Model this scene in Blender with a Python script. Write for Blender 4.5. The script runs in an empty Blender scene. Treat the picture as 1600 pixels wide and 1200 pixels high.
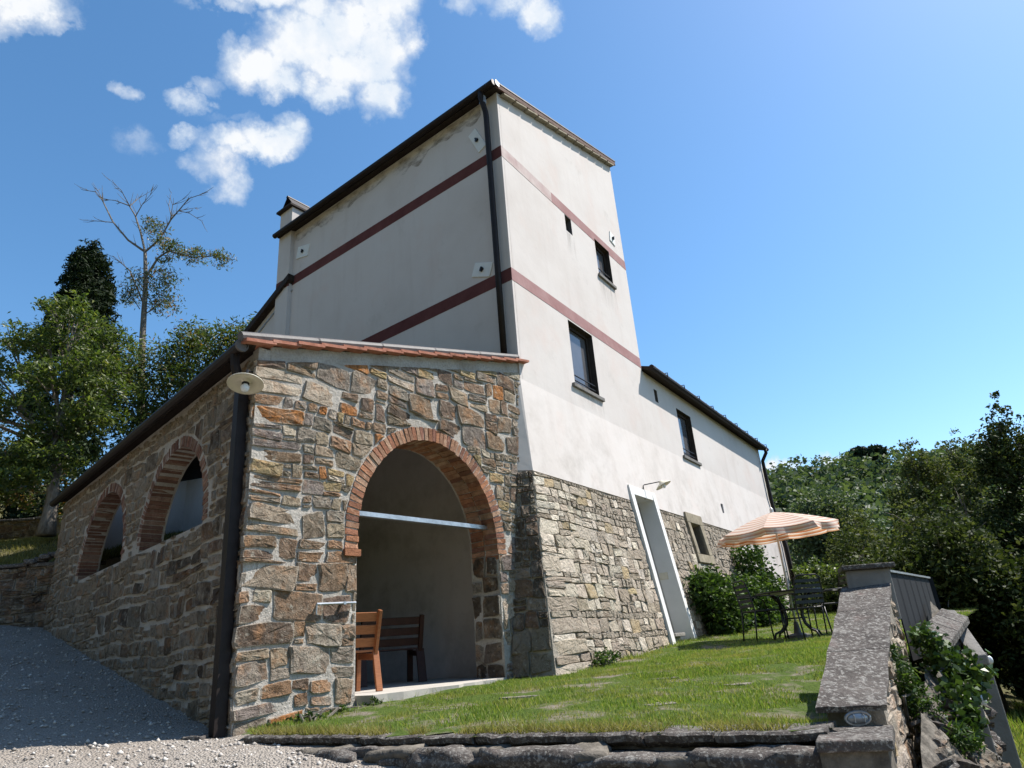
import bpy, bmesh, math, random
import numpy as np
from mathutils import Vector, Matrix, noise as mnoise
from mathutils.geometry import tessellate_polygon

SC = bpy.context.scene
COL = SC.collection
R = math.radians

# ------------------------------------------------------------------ camera
cam_d = bpy.data.cameras.new('camera')
cam = bpy.data.objects.new('camera', cam_d)
COL.objects.link(cam)
cam_d.sensor_width = 36.0
cam_d.lens = 36.0 * 1046.7 / 1600.0
cam_d.clip_start = 0.05
cam_d.clip_end = 2000.0
PITCH, ROLL = 0.377327, -0.078316
_f = Vector((0, math.cos(PITCH), math.sin(PITCH)))
_r = Vector((1, 0, 0))
_u = _r.cross(_f)
_r2 = _r * math.cos(ROLL) + _u * math.sin(ROLL)
_u2 = -_r * math.sin(ROLL) + _u * math.cos(ROLL)
cam.matrix_world = Matrix(((_r2.x, _u2.x, -_f.x, 0), (_r2.y, _u2.y, -_f.y, 0), (_r2.z, _u2.z, -_f.z, 0), (0, 0, 0, 1)))
SC.camera = cam

# ------------------------------------------------------------------ light
SUN_AZ, SUN_EL = R(73), R(55)
SDIR = Vector((math.sin(SUN_AZ) * math.cos(SUN_EL), math.cos(SUN_AZ) * math.cos(SUN_EL), math.sin(SUN_EL)))
sun_d = bpy.data.lights.new('sun', 'SUN')
sun_d.energy = 4.8
sun_d.angle = R(0.5)
sun_d.color = (1.0, 0.945, 0.875)
sun = bpy.data.objects.new('sun', sun_d)
COL.objects.link(sun)
sun.rotation_euler = SDIR.to_track_quat('Z', 'Y').to_euler()
sun.location = (20, 10, 40)

SC.view_settings.view_transform = 'Standard'
SC.view_settings.look = 'None'
SC.view_settings.gamma = 1.0
SC.view_settings.use_curve_mapping = False
SC.view_settings.exposure = 0.86


# ------------------------------------------------------------------ node helpers
class NT:
    def __init__(s, nt):
        s.nt = nt

    def n(s, t, **kw):
        x = s.nt.nodes.new(t)
        for k, v in kw.items():
            setattr(x, k, v)
        return x

    def l(s, a, b):
        s.nt.links.new(a, b)

    def put(s, sock, v):
        if hasattr(v, 'is_output'):
            s.l(v, sock)
        else:
            if isinstance(v, (tuple, list)) and len(v) == 3 and len(sock.default_value) == 4:
                v = (*v, 1)
            sock.default_value = v

    def math(s, op, a, b=0.0, clamp=False):
        x = s.n('ShaderNodeMath', operation=op, use_clamp=clamp)
        s.put(x.inputs[0], a)
        s.put(x.inputs[1], b)
        return x.outputs[0]

    def vmath(s, op, a, b=(0, 0, 0)):
        x = s.n('ShaderNodeVectorMath', operation=op)
        s.put(x.inputs[0], a)
        s.put(x.inputs[1], b)
        return x.outputs['Value'] if op in ('DOT_PRODUCT', 'LENGTH') else x.outputs[0]

    def pos(s):
        return s.n('ShaderNodeNewGeometry').outputs['Position']

    def obj(s):
        return s.n('ShaderNodeTexCoord').outputs['Object']

    def island(s):
        return s.n('ShaderNodeNewGeometry').outputs['Random Per Island']

    def scale(s, v, sc):
        x = s.n('ShaderNodeMapping')
        s.l(v, x.inputs[0])
        x.inputs['Scale'].default_value = sc
        return x.outputs[0]

    def noise(s, sc, det=4, rough=0.55, v=None, dist=0.0):
        x = s.n('ShaderNodeTexNoise')
        s.l(v if v is not None else s.pos(), x.inputs['Vector'])
        x.inputs['Scale'].default_value = sc
        x.inputs['Detail'].default_value = det
        x.inputs['Roughness'].default_value = rough
        x.inputs['Distortion'].default_value = dist
        return x.outputs['Fac']

    def voro(s, sc, v=None, feat='F1'):
        x = s.n('ShaderNodeTexVoronoi', feature=feat)
        s.l(v if v is not None else s.pos(), x.inputs['Vector'])
        x.inputs['Scale'].default_value = sc
        return x

    def ramp(s, fac, stops, interp='LINEAR'):
        x = s.n('ShaderNodeValToRGB')
        e = x.color_ramp
        e.interpolation = interp
        while len(e.elements) < len(stops):
            e.elements.new(0.5)
        for el, (p, c) in zip(e.elements, stops):
            el.position = p
            if not isinstance(c, (tuple, list)):
                c = (c, c, c)
            el.color = (*c, 1)
        s.put(x.inputs[0], fac)
        return x.outputs[0]

    def mix(s, fac, a, b, mode='MIX'):
        x = s.n('ShaderNodeMix', data_type='RGBA', blend_type=mode)
        s.put(x.inputs['Factor'], fac)
        s.put(x.inputs['A'] if False else x.inputs[6], a)
        s.put(x.inputs[7], b)
        return x.outputs[2]

    def bump(s, h, strength=0.5, dist=0.02):
        x = s.n('ShaderNodeBump')
        s.put(x.inputs['Height'], h)
        x.inputs['Strength'].default_value = strength
        x.inputs['Distance'].default_value = dist
        return x.outputs[0]


def mat(name, fn):
    m = bpy.data.materials.new(name)
    m.use_nodes = True
    t = NT(m.node_tree)
    b = m.node_tree.nodes['Principled BSDF']
    d = fn(t) or {}
    for k, v in d.items():
        t.put(b.inputs[{'col': 'Base Color', 'rough': 'Roughness', 'metal': 'Metallic', 'nrm': 'Normal', 'spec': 'Specular IOR Level', 'alpha': 'Alpha', 'trans': 'Transmission Weight'}[k]], v)
    return m


# ------------------------------------------------------------------ sky
SKY_SAT = 1.2
W = bpy.data.worlds.new('World')
SC.world = W
W.use_nodes = True
wt = NT(W.node_tree)
bg = W.node_tree.nodes['Background']
sky = wt.n('ShaderNodeTexSky', sky_type='NISHITA')
sky.sun_disc = False
sky.sun_elevation = SUN_EL
sky.sun_rotation = SUN_AZ
sky.altitude = 350
sky.air_density = 1.0
sky.dust_density = 0.6
sky.ozone_density = 2.0
dirv = wt.vmath('NORMALIZE', wt.n('ShaderNodeTexCoord').outputs['Generated'])


def dir_az(az, el):
    return Vector((math.sin(R(az)) * math.cos(R(el)), math.cos(R(az)) * math.cos(R(el)), math.sin(R(el))))


def warp_vec(sc, det, amp, off):
    w = wt.n('ShaderNodeTexNoise')
    wt.l(wt.vmath('ADD', dirv, off), w.inputs['Vector'])
    w.inputs['Scale'].default_value = sc
    w.inputs['Detail'].default_value = det
    w.inputs['Roughness'].default_value = 0.6
    x = wt.n('ShaderNodeVectorMath', operation='SCALE')
    wt.l(wt.vmath('SUBTRACT', w.outputs['Color'], (0.5, 0.5, 0.5)), x.inputs[0])
    x.inputs['Scale'].default_value = amp
    return x.outputs[0]


dirw = wt.vmath('ADD', dirv, wt.vmath('ADD', warp_vec(16.0, 6.0, 0.075, (0.3, 0.1, 0.2)), warp_vec(50.0, 5.0, 0.013, (0.7, 0.4, 0.1))))
CLOUD_DARK, CLOUD_MID, CLOUD_LIT = (4.0, 4.9, 6.1), (5.4, 6.0, 6.7), (6.9, 7.0, 7.1)
# cumulus clouds: azimuth, elevation, half width and half height in degrees, tilt, weight


def cloud_mask(items):
    tot = None
    for (c, e1, e2, a, b, w) in items:
        d = wt.vmath('SUBTRACT', dirw, tuple(c))
        p = wt.vmath('DOT_PRODUCT', d, tuple(e1 / a))
        q = wt.vmath('DOT_PRODUCT', d, tuple(e2 / b))
        r2 = wt.math('ADD', wt.math('MULTIPLY', p, p), wt.math('MULTIPLY', q, q))
        m = wt.math('MULTIPLY', wt.math('SUBTRACT', 1.0, r2, clamp=True), w)
        tot = m if tot is None else wt.math('MAXIMUM', tot, m)
    return tot


def cloud_items(rows):
    out = []
    for (az, el, a, b, rot, w) in rows:
        c = dir_az(az, el)
        e1 = Vector((math.cos(R(az)), -math.sin(R(az)), 0))
        e2 = e1.cross(c) * 1.0
        e2 = c.cross(e1) * -1.0 if e2.z < 0 else e2
        ca, sa = math.cos(R(rot)), math.sin(R(rot))
        f1 = e1 * ca + e2 * sa
        f2 = -e1 * sa + e2 * ca
        out.append((c, f1, f2, R(a), R(b), w))
    return out


CLOUD_ROWS = [
    (-24.8, 45.5, 3.44, 2.15, 14, 1),
    (-20.8, 47.6, 4.24, 2.92, 12, 1),
    (-16.2, 49.2, 4.90, 3.42, 8, 1),
    (-11.2, 50.8, 3.61, 3.11, 5, 1),
    (-14.3, 47.0, 4.74, 3.03, 6, 1),
    (-17.3, 45.2, 2.66, 1.57, 8, 0.9),
    (-11.6, 44.7, 2.57, 1.95, 4, 0.9),
    (-22.2, 44.8, 2.39, 1.32, 12, 0.8),
    (-8.6, 49.3, 1.55, 1.93, 3, 0.7),
    (-26.2, 46.0, 1.96, 1.58, 15, 0.9),
    (-12.3, 48.5, 3.55, 3.24, 5, 1),
    (-30.7, 41.9, 1.58, 1.19, 17, 0.75),
    (-35.7, 41.5, 1.33, 0.88, 21, 0.7),
    (-29.2, 43.6, 1.39, 0.96, 17, 0.5),
    (-26.5, 39.9, 3.07, 1.48, 13, 0.95),
    (-22.7, 40.9, 3.35, 1.61, 11, 1),
    (-20.9, 41.7, 1.99, 1.50, 10, 0.9),
    (-27.7, 38.2, 2.32, 1.95, 13, 0.8),
    (-26.0, 37.0, 1.70, 1.64, 12, 0.7),
    (-30.2, 39.5, 1.39, 0.78, 16, 0.75),
    (-33.8, 38.3, 1.73, 0.98, 18, 0.3),
    (-25.8, 41.7, 3.35, 0.56, 13, 0.3),
    (-43.9, 44.2, 3.22, 1.56, 29, 0.95),
    (-45.5, 42.7, 2.49, 1.10, 30, 0.6),
    (-42.2, 43.9, 1.55, 0.94, 28, 0.6),
    (-28.5, 49.0, 3.14, 0.69, 18, 0.6),
    (6.4, 50.3, 2.15, 1.78, -9, 0.85),
    (3.6, 51.7, 3.25, 1.74, -7, 0.8),
    (-2.4, 51.3, 1.54, 1.25, -2, 0.6),
    (-1.3, 52.4, 2.94, 1.27, -3, 0.7),
    (-22.3, 51.5, 6.52, 1.97, 14, 1),
    (21.2, 12.1, 0.94, 0.88, -9, 0.8),
    (22.5, 11.7, 1.50, 0.56, -10, 0.8),
    (25.3, 11.8, 1.11, 0.61, -10, 0.8),
    (26.1, 11.5, 0.87, 0.48, -11, 0.7),
    (-95, 40, 10, 5, 10, 0.8), (-130, 35, 12, 5, 0, 0.8), (170, 38, 10, 5, 0, 0.7), (120, 30, 9, 4, 0, 0.7), (-75, 30, 5, 3, 0, 0.6),
    (-100, 22, 9, 3, 0, 0.6), (150, 20, 8, 3, 0, 0.6), (-160, 60, 10, 6, 0, 0.8),
]
cm = cloud_mask(cloud_items(CLOUD_ROWS))
cn1 = wt.noise(20.0, 9, 0.62, dirv)
cn2 = wt.noise(70.0, 6, 0.62, dirv)
nsum = wt.math('ADD', wt.math('MULTIPLY', wt.math('SUBTRACT', cn1, 0.5), 1.5), wt.math('MULTIPLY', wt.math('SUBTRACT', cn2, 0.5), 0.35))
dens = wt.math('ADD', wt.math('MULTIPLY', cm, 1.2), nsum)
dens = wt.math('MULTIPLY', dens, wt.ramp(cm, [(0.0, 0.0), (0.25, 1.0)]))
dmask = wt.ramp(dens, [(0.0, 0.0), (0.2, 0.13), (0.6, 0.42), (0.85, 0.74), (1.0, 0.95)])
cn3 = wt.noise(15.0, 6, 0.55, wt.vmath('ADD', dirv, (0.02, 0.0, 0.03)))
shade = wt.ramp(wt.math('ADD', wt.math('MULTIPLY', dens, 0.40), wt.math('MULTIPLY', cn3, 1.0)), [(0.50, CLOUD_DARK), (0.75, CLOUD_MID), (1.0, CLOUD_LIT)])
hs = wt.n('ShaderNodeHueSaturation')
wt.l(sky.outputs[0], hs.inputs['Color'])
hs.inputs['Saturation'].default_value = SKY_SAT
hs.inputs['Value'].default_value = 1.48
hs.inputs['Hue'].default_value = 0.494
skyc = wt.mix(dmask, hs.outputs[0], shade)
wt.l(skyc, bg.inputs[0])
bg.inputs[1].default_value = 0.08


# ------------------------------------------------------------------ object helpers
class MB:
    """collects geometry in world coordinates (or local ones for copied things)"""

    def __init__(s):
        s.v, s.f, s.uv = [], [], None

    def quad(s, a, b, c, d):
        i = len(s.v)
        s.v += [Vector(a), Vector(b), Vector(c), Vector(d)]
        s.f.append((i, i + 1, i + 2, i + 3))

    def poly(s, pts):
        i = len(s.v)
        s.v += [Vector(p) for p in pts]
        s.f.append(tuple(range(i, i + len(pts))))

    def loft(s, rings, close=True, caps=True):
        base = len(s.v)
        n = len(rings[0])
        for r in rings:
            s.v += [Vector(p) for p in r]
        for k in range(len(rings) - 1):
            for j in range(n if close else n - 1):
                a = base + k * n + j
                b = base + k * n + (j + 1) % n
                s.f.append((a, b, b + n, a + n))
        if caps and close:
            s.f.append(tuple(base + j for j in reversed(range(n))))
            s.f.append(tuple(base + (len(rings) - 1) * n + j for j in range(n)))
        return s

    def hexa(s, p):  # p: 4 bottom, 4 top
        return s.loft([p[:4], p[4:]])

    def box(s, c, sx, sy, sz, rz=0.0, M=None):
        """axis box centred at c"""
        c = Vector(c)
        m = M if M is not None else Matrix.Rotation(rz, 3, 'Z')
        P = [c + m @ Vector((x * sx / 2, y * sy / 2, z * sz / 2)) for z in (-1, 1) for x, y in ((-1, -1), (1, -1), (1, 1), (-1, 1))]
        return s.hexa(P)

    def bar(s, a, b, w, h, up=(0, 0, 1)):
        a, b = Vector(a), Vector(b)
        d = (b - a).normalized()
        up = Vector(up)
        x = d.cross(up)
        if x.length < 1e-4:
            x = d.cross(Vector((1, 0, 0)))
        x.normalize()
        y = x.cross(d)
        r = [[p + x * (i * w / 2) + y * (j * h / 2) for i, j in ((-1, -1), (1, -1), (1, 1), (-1, 1))] for p in (a, b)]
        return s.loft(r)

    def tube(s, pts, rad, n=8, caps=True):
        pts = [Vector(p) for p in pts]
        if not hasattr(rad, '__len__'):
            rad = [rad] * len(pts)
        rings = []
        px = None
        for i, p in enumerate(pts):
            d = (pts[min(i + 1, len(pts) - 1)] - pts[max(i - 1, 0)]).normalized()
            if px is None:
                px = d.orthogonal().normalized()
            px = (px - d * px.dot(d))
            px = px.normalized() if px.length > 1e-6 else d.orthogonal().normalized()
            py = d.cross(px)
            rings.append([p + (px * math.cos(2 * math.pi * k / n) + py * math.sin(2 * math.pi * k / n)) * rad[i] for k in range(n)])
        return s.loft(rings, caps=caps)

    def lathe(s, c, prof, n=20, axis=(0, 0, 1)):
        c = Vector(c)
        ax = Vector(axis).normalized()
        x = ax.orthogonal().normalized()
        y = ax.cross(x)
        rings = [[c + ax * z + (x * math.cos(2 * math.pi * k / n) + y * math.sin(2 * math.pi * k / n)) * max(r, 1e-4) for k in range(n)] for r, z in prof]
        return s.loft(rings)

    def grid(s, rows):
        n = len(rows[0])
        b = len(s.v)
        for r in rows:
            s.v += [Vector(p) for p in r]
        for i in range(len(rows) - 1):
            for j in range(n - 1):
                a = b + i * n + j
                s.f.append((a, a + 1, a + n + 1, a + n))
        return s

    def mesh(s, name, origin=(0, 0, 0), recalc=True):
        o = Vector(origin)
        me = bpy.data.meshes.new(name)
        me.from_pydata([tuple(v - o) for v in s.v], [], s.f)
        if recalc:
            bm = bmesh.new()
            bm.from_mesh(me)
            bmesh.ops.recalc_face_normals(bm, faces=bm.faces)
            bm.to_mesh(me)
            bm.free()
        return me


ABS = {}


def link(name, me, m, parent=None, loc=(0, 0, 0), smooth=False, bevel=0.0):
    """loc is a world position; mesh vertices are relative to it"""
    o = bpy.data.objects.new(name, me)
    COL.objects.link(o)
    loc = Vector(loc)
    if m is not None and not me.materials:
        me.materials.append(m)
    if parent is not None:
        o.parent = parent
        o.location = loc - ABS[parent.name]
    else:
        o.location = loc
    ABS[o.name] = loc
    if smooth:
        me.polygons.foreach_set('use_smooth', [True] * len(me.polygons))
    if bevel:
        b = o.modifiers.new('bevel', 'BEVEL')
        b.width = bevel
        b.segments = 2
        b.limit_method = 'ANGLE'
    return o


def part(name, mb, m, parent, smooth=False, bevel=0.0, recalc=True):
    org = ABS[parent.name]
    return link(name, mb.mesh(name, org, recalc), m, parent, org, smooth, bevel)


def thing(name, label, cat, loc, group=None):
    o = bpy.data.objects.new(name, None)
    COL.objects.link(o)
    o.location = loc
    o.empty_display_size = 0.2
    ABS[o.name] = Vector(loc)
    o['label'] = label
    o['category'] = cat
    if group:
        o['group'] = group
    return o


def structure(name, me, m, loc=(0, 0, 0), smooth=False):
    o = link(name, me, m, None, loc, smooth)
    o['kind'] = 'structure'
    return o


def np_mesh(name, V, F):
    """V (n,3) float, F (m,k) int -> mesh quickly"""
    me = bpy.data.meshes.new(name)
    V = np.asarray(V, np.float32)
    F = np.asarray(F, np.int32)
    k = F.shape[1]
    me.vertices.add(len(V))
    me.vertices.foreach_set('co', V.ravel())
    me.loops.add(F.size)
    me.loops.foreach_set('vertex_index', F.ravel())
    me.polygons.add(len(F))
    me.polygons.foreach_set('loop_start', np.arange(0, F.size, k, dtype=np.int32))
    me.polygons.foreach_set('loop_total', np.full(len(F), k, np.int32))
    me.update(calc_edges=True)
    return me


def prism_holes(mb, O, u, v, n, outline, holes, depth, reveal=None, back=True):
    """wall plate: front at O+u*a+v*b, thickness depth along -n, with holes cut through"""
    def P(a, b, d=0.0):
        return O + u * a + v * b - n * d
    loops = [outline] + holes
    flat = [p for l in loops for p in l]
    tris = tessellate_polygon([[Vector((a, b, 0)) for a, b in l] for l in loops])
    for d in ((0.0, depth) if back else (0.0,)):
        base = len(mb.v)
        mb.v += [P(a, b, d) for a, b in flat]
        for t in tris:
            tt = [base + i for i in t]
            # orientation is fixed afterwards
            mb.f.append(tuple(tt))
    for li, l in enumerate(loops):
        tgt = mb if (li == 0 or reveal is None) else reveal
        for i in range(len(l)):
            a, b = l[i], l[(i + 1) % len(l)]
            tgt.quad(P(*a), P(*b), P(*b, depth), P(*a, depth))


def rect(a0, b0, a1, b1):
    return [(a0, b0), (a1, b0), (a1, b1), (a0, b1)]


class RBF:
    def __init__(s, pts):
        p = np.array(pts, float)
        s.xy = p[:, :2]
        n = len(p)
        d = np.linalg.norm(s.xy[:, None] - s.xy[None], axis=2)
        A = np.zeros((n + 3, n + 3))
        A[:n, :n] = d
        A[:n, n] = 1
        A[:n, n + 1:] = s.xy
        A[n, :n] = 1
        A[n + 1:, :n] = s.xy.T
        s.w = np.linalg.solve(A, np.concatenate([p[:, 2], [0, 0, 0]]))

    def __call__(s, x, y):
        x = np.asarray(x, float)
        y = np.asarray(y, float)
        q = np.stack([x.ravel(), y.ravel()], 1)
        d = np.linalg.norm(q[:, None] - s.xy[None], axis=2)
        n = len(s.xy)
        z = d @ s.w[:n] + s.w[n] + q @ s.w[n + 1:]
        return z.reshape(x.shape)


def inpoly(x, y, poly):
    x = np.asarray(x)
    y = np.asarray(y)
    r = np.zeros(x.shape, bool)
    n = len(poly)
    for i in range(n):
        x0, y0 = poly[i]
        x1, y1 = poly[(i + 1) % n]
        c = ((y0 > y) != (y1 > y)) & (x < (x1 - x0) * (y - y0) / (y1 - y0 + 1e-12) + x0)
        r ^= c
    return r


# ------------------------------------------------------------------ materials
def m_plaster(t):
    big = t.noise(0.55, 5, 0.6)
    st = t.noise(1.0, 5, 0.65, t.scale(t.pos(), (4.0, 4.0, 0.35)))
    fine = t.noise(14, 4, 0.6)
    c = t.ramp(big, [(0.25, (0.53, 0.48, 0.442)), (0.5, (0.592, 0.547, 0.512)), (0.78, (0.617, 0.582, 0.552))])
    c = t.mix(t.ramp(st, [(0.52, 0.0), (0.76, 0.35)]), c, (0.48, 0.42, 0.38))
    c = t.mix(t.ramp(t.noise(1.7, 6, 0.7), [(0.60, 0.0), (0.78, 0.45)]), c, (0.37, 0.34, 0.30))
    c = t.mix(t.ramp(t.noise(0.8, 4, 0.6, t.vmath('ADD', t.pos(), (7, 3, 1))), [(0.56, 0.0), (0.72, 0.5)]), c, (0.58, 0.475, 0.425))
    sz = t.n('ShaderNodeSeparateXYZ')
    t.l(t.pos(), sz.inputs[0])
    low = t.ramp(t.math('DIVIDE', sz.outputs[2], 6.0), [(0.36, 1.0), (0.72, 0.0)])
    c = t.mix(t.math('MULTIPLY', low, t.ramp(t.noise(1.3, 6, 0.7, t.vmath('ADD', t.pos(), (1, 9, 4))), [(0.46, 0.0), (0.72, 0.75)])), c, (0.31, 0.275, 0.24))
    h = t.math('ADD', t.math('ADD', t.noise(6, 5, 0.6), t.math('MULTIPLY', t.noise(1.8, 3, 0.5), 2.2)), t.math('MULTIPLY', fine, 0.35))
    return dict(col=c, rough=0.93, spec=0.15, nrm=t.bump(h, 0.22, 0.012))


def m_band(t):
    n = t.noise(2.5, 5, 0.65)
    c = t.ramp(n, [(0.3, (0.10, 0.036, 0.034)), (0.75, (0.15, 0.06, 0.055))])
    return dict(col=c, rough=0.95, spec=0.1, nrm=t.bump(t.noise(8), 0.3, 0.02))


def m_band_faded(t):
    n = t.noise(2.0, 5, 0.65)
    c = t.ramp(n, [(0.3, (0.285, 0.15, 0.145)), (0.72, (0.37, 0.235, 0.225))])
    return dict(col=c, rough=0.95, spec=0.1, nrm=t.bump(t.noise(8), 0.3, 0.02))


def m_band_bleached(t):
    n = t.noise(3.0, 6, 0.7)
    c = t.ramp(n, [(0.3, (0.41, 0.29, 0.275)), (0.62, (0.53, 0.45, 0.42))])
    return dict(col=c, rough=0.95, spec=0.1)


def m_mortar(t):
    n = t.noise(3.0, 6, 0.65)
    c = t.ramp(n, [(0.28, (0.31, 0.275, 0.23)), (0.55, (0.45, 0.415, 0.365)), (0.8, (0.54, 0.505, 0.455))])
    c = t.mix(t.ramp(t.noise(40, 3), [(0.35, 0.35), (0.55, 0.0)]), c, (0.20, 0.18, 0.16))
    h = t.math('ADD', t.noise(9, 6, 0.7), t.math('MULTIPLY', t.noise(45, 4, 0.7), 0.6))
    return dict(col=c, rough=0.96, spec=0.1, nrm=t.bump(h, 0.9, 0.025))


def m_joint(t):
    n = t.noise(5.0, 6, 0.65)
    c = t.ramp(n, [(0.3, (0.19, 0.168, 0.135)), (0.7, (0.38, 0.34, 0.285))])
    return dict(col=c, rough=0.96, spec=0.05, nrm=t.bump(t.noise(22, 6, 0.7), 0.9, 0.03))


def m_stone(t):
    oi = t.n('ShaderNodeObjectInfo')
    base = oi.outputs['Color']
    n1 = t.noise(9, 7, 0.72, None, 0.8)
    n2 = t.noise(30, 5, 0.72)
    oa = oi.outputs['Alpha']
    c = t.mix(t.math('MULTIPLY', t.ramp(n1, [(0.34, 0.9), (0.54, 0.0)]), t.math('ADD', t.math('MULTIPLY', oa, 0.6), 0.4)), base, t.mix(1.0, base, (0.36, 0.33, 0.31), 'MULTIPLY'))
    c = t.mix(t.math('MULTIPLY', t.ramp(t.noise(4.5, 5, 0.6, t.vmath('ADD', t.pos(), (2, 8, 6))), [(0.52, 0.0), (0.66, 0.5)]), oa), c, (0.36, 0.19, 0.09))
    c = t.mix(t.ramp(t.noise(5.5, 6, 0.65, t.vmath('ADD', t.pos(), (6, 1, 9))), [(0.52, 0.0), (0.70, 0.42)]), c, (0.44, 0.395, 0.325))
    c = t.mix(t.ramp(n1, [(0.55, 0.0), (0.75, 0.55)]), c, t.mix(0.5, base, (0.46, 0.43, 0.37)))
    c = t.mix(t.ramp(n2, [(0.34, 0.75), (0.46, 0.0)]), c, (0.07, 0.06, 0.05))
    c = t.mix(t.ramp(t.noise(15, 4, 0.6, t.vmath('ADD', t.pos(), (3, 5, 2))), [(0.60, 0.0), (0.70, 0.6)]), c, (0.44, 0.42, 0.36))
    at = t.n('ShaderNodeAttribute', attribute_name='rim')
    sm = t.ramp(t.math('ADD', at.outputs['Fac'], t.math('MULTIPLY', t.math('SUBTRACT', t.noise(11, 5, 0.65, t.vmath('ADD', t.pos(), (9, 2, 4))), 0.5), 1.9)), [(0.42, 0.0), (0.75, 0.85)])
    c = t.mix(t.math('MULTIPLY', sm, t.math('ADD', t.math('MULTIPLY', oa, 0.7), 0.2)), c, t.ramp(t.noise(6, 5, 0.65), [(0.3, (0.30, 0.265, 0.22)), (0.7, (0.46, 0.425, 0.37))]))
    h = t.math('ADD', t.math('MULTIPLY', n1, 1.0), t.math('ADD', t.math('MULTIPLY', n2, 0.5), t.math('MULTIPLY', t.noise(80, 3, 0.6), 0.2)))
    return dict(col=t.mix(1.0, c, (1.03, 1.0, 0.96), 'MULTIPLY'), rough=0.92, spec=0.15, nrm=t.bump(h, 1.0, 0.045))


def m_brick(t):
    oi = t.n('ShaderNodeObjectInfo')
    n = t.noise(12, 5, 0.7)
    c = t.mix(t.ramp(n, [(0.3, 0.7), (0.6, 0.0)]), oi.outputs['Color'], (0.12, 0.06, 0.04))
    c = t.mix(t.ramp(t.noise(6, 5, 0.7), [(0.56, 0.0), (0.75, 0.6)]), c, (0.42, 0.34, 0.27))
    return dict(col=c, rough=0.93, spec=0.12, nrm=t.bump(t.noise(40, 5, 0.7), 0.8, 0.02))


def m_tile(t):
    n = t.noise(5, 5, 0.7)
    c = t.ramp(n, [(0.3, (0.20, 0.085, 0.055)), (0.5, (0.36, 0.15, 0.10)), (0.7, (0.42, 0.22, 0.16))])
    return dict(col=c, rough=0.9, spec=0.15, nrm=t.bump(t.noise(30), 0.5, 0.01))


def simple(col, rough=0.6, metal=0.0, spec=0.4, var=0.25, sc=9.0, bump=0.2):
    def f(t):
        n = t.noise(sc, 5, 0.65)
        lo = tuple(x * (1 - var) for x in col)
        hi = tuple(min(1, x * (1 + var)) for x in col)
        return dict(col=t.ramp(n, [(0.3, lo), (0.7, hi)]), rough=rough, metal=metal, spec=spec, nrm=t.bump(t.noise(sc * 4), bump, 0.01))
    return f


def m_lichen(t):
    n = t.noise(3.0, 5, 0.65)
    c = t.ramp(n, [(0.3, (0.060, 0.053, 0.048)), (0.6, (0.105, 0.093, 0.084)), (0.8, (0.14, 0.125, 0.112))])
    c = t.mix(t.ramp(t.noise(16, 5, 0.6), [(0.54, 0.0), (0.62, 0.6)]), c, (0.22, 0.21, 0.19))
    c = t.mix(t.ramp(t.noise(48, 5, 0.62), [(0.54, 0.0), (0.61, 0.75)]), c, (0.30, 0.29, 0.265))
    c = t.mix(t.ramp(t.noise(90, 4, 0.7), [(0.32, 0.7), (0.45, 0.0)]), c, (0.06, 0.055, 0.055))
    c = t.mix(t.ramp(t.noise(5, 5, 0.6, t.vmath('ADD', t.pos(), (5, 1, 2))), [(0.6, 0.0), (0.75, 0.35)]), c, (0.22, 0.15, 0.13))
    h = t.math('ADD', t.noise(22, 6, 0.7), t.math('MULTIPLY', t.noise(90, 3), 0.4))
    return dict(col=c, rough=0.95, spec=0.1, nrm=t.bump(h, 0.8, 0.02))


def m_concrete(t):
    n = t.noise(2.2, 6, 0.65)
    c = t.ramp(n, [(0.3, (0.19, 0.18, 0.165)), (0.7, (0.30, 0.285, 0.265))])
    c = t.mix(t.ramp(t.noise(1.0, 5, 0.6, t.scale(t.pos(), (6, 6, 0.7))), [(0.5, 0.0), (0.7, 0.5)]), c, (0.11, 0.10, 0.09))
    return dict(col=c, rough=0.93, spec=0.15, nrm=t.bump(t.noise(25, 6, 0.7), 0.6, 0.015))


def m_glass(t):
    return dict(col=t.ramp(t.noise(1.5, 3), [(0.3, (0.075, 0.075, 0.08)), (0.8, (0.12, 0.12, 0.127))]), rough=0.08, spec=0.8)


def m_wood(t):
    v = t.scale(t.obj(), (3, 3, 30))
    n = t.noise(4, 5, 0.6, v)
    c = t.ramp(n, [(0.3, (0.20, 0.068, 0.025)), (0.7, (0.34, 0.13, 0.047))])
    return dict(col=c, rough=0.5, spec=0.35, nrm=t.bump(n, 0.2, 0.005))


def m_darkwood(t):
    n = t.noise(5, 4, 0.6, t.scale(t.pos(), (6, 6, 1)))
    return dict(col=t.ramp(n, [(0.3, (0.020, 0.014, 0.011)), (0.7, (0.05, 0.036, 0.028))]), rough=0.8, spec=0.2, nrm=t.bump(n, 0.3, 0.01))


def m_gravel(t):
    v = t.voro(55)
    n = t.noise(1.2, 5, 0.6)
    c = t.ramp(t.noise(60, 3, 0.7), [(0.25, (0.20, 0.178, 0.155)), (0.5, (0.42, 0.38, 0.335)), (0.75, (0.56, 0.515, 0.46))])
    c = t.mix(t.ramp(v.outputs['Distance'], [(0.0, 0.0), (0.45, 0.55)]), c, (0.16, 0.142, 0.12))
    c = t.mix(t.ramp(n, [(0.45, 0.0), (0.7, 0.5)]), c, (0.24, 0.20, 0.165))
    h = t.math('SUBTRACT', t.math('MULTIPLY', t.noise(12, 4), 1.2), v.outputs['Distance'])
    return dict(col=c, rough=0.95, spec=0.1, nrm=t.bump(h, 1.0, 0.02))


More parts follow.
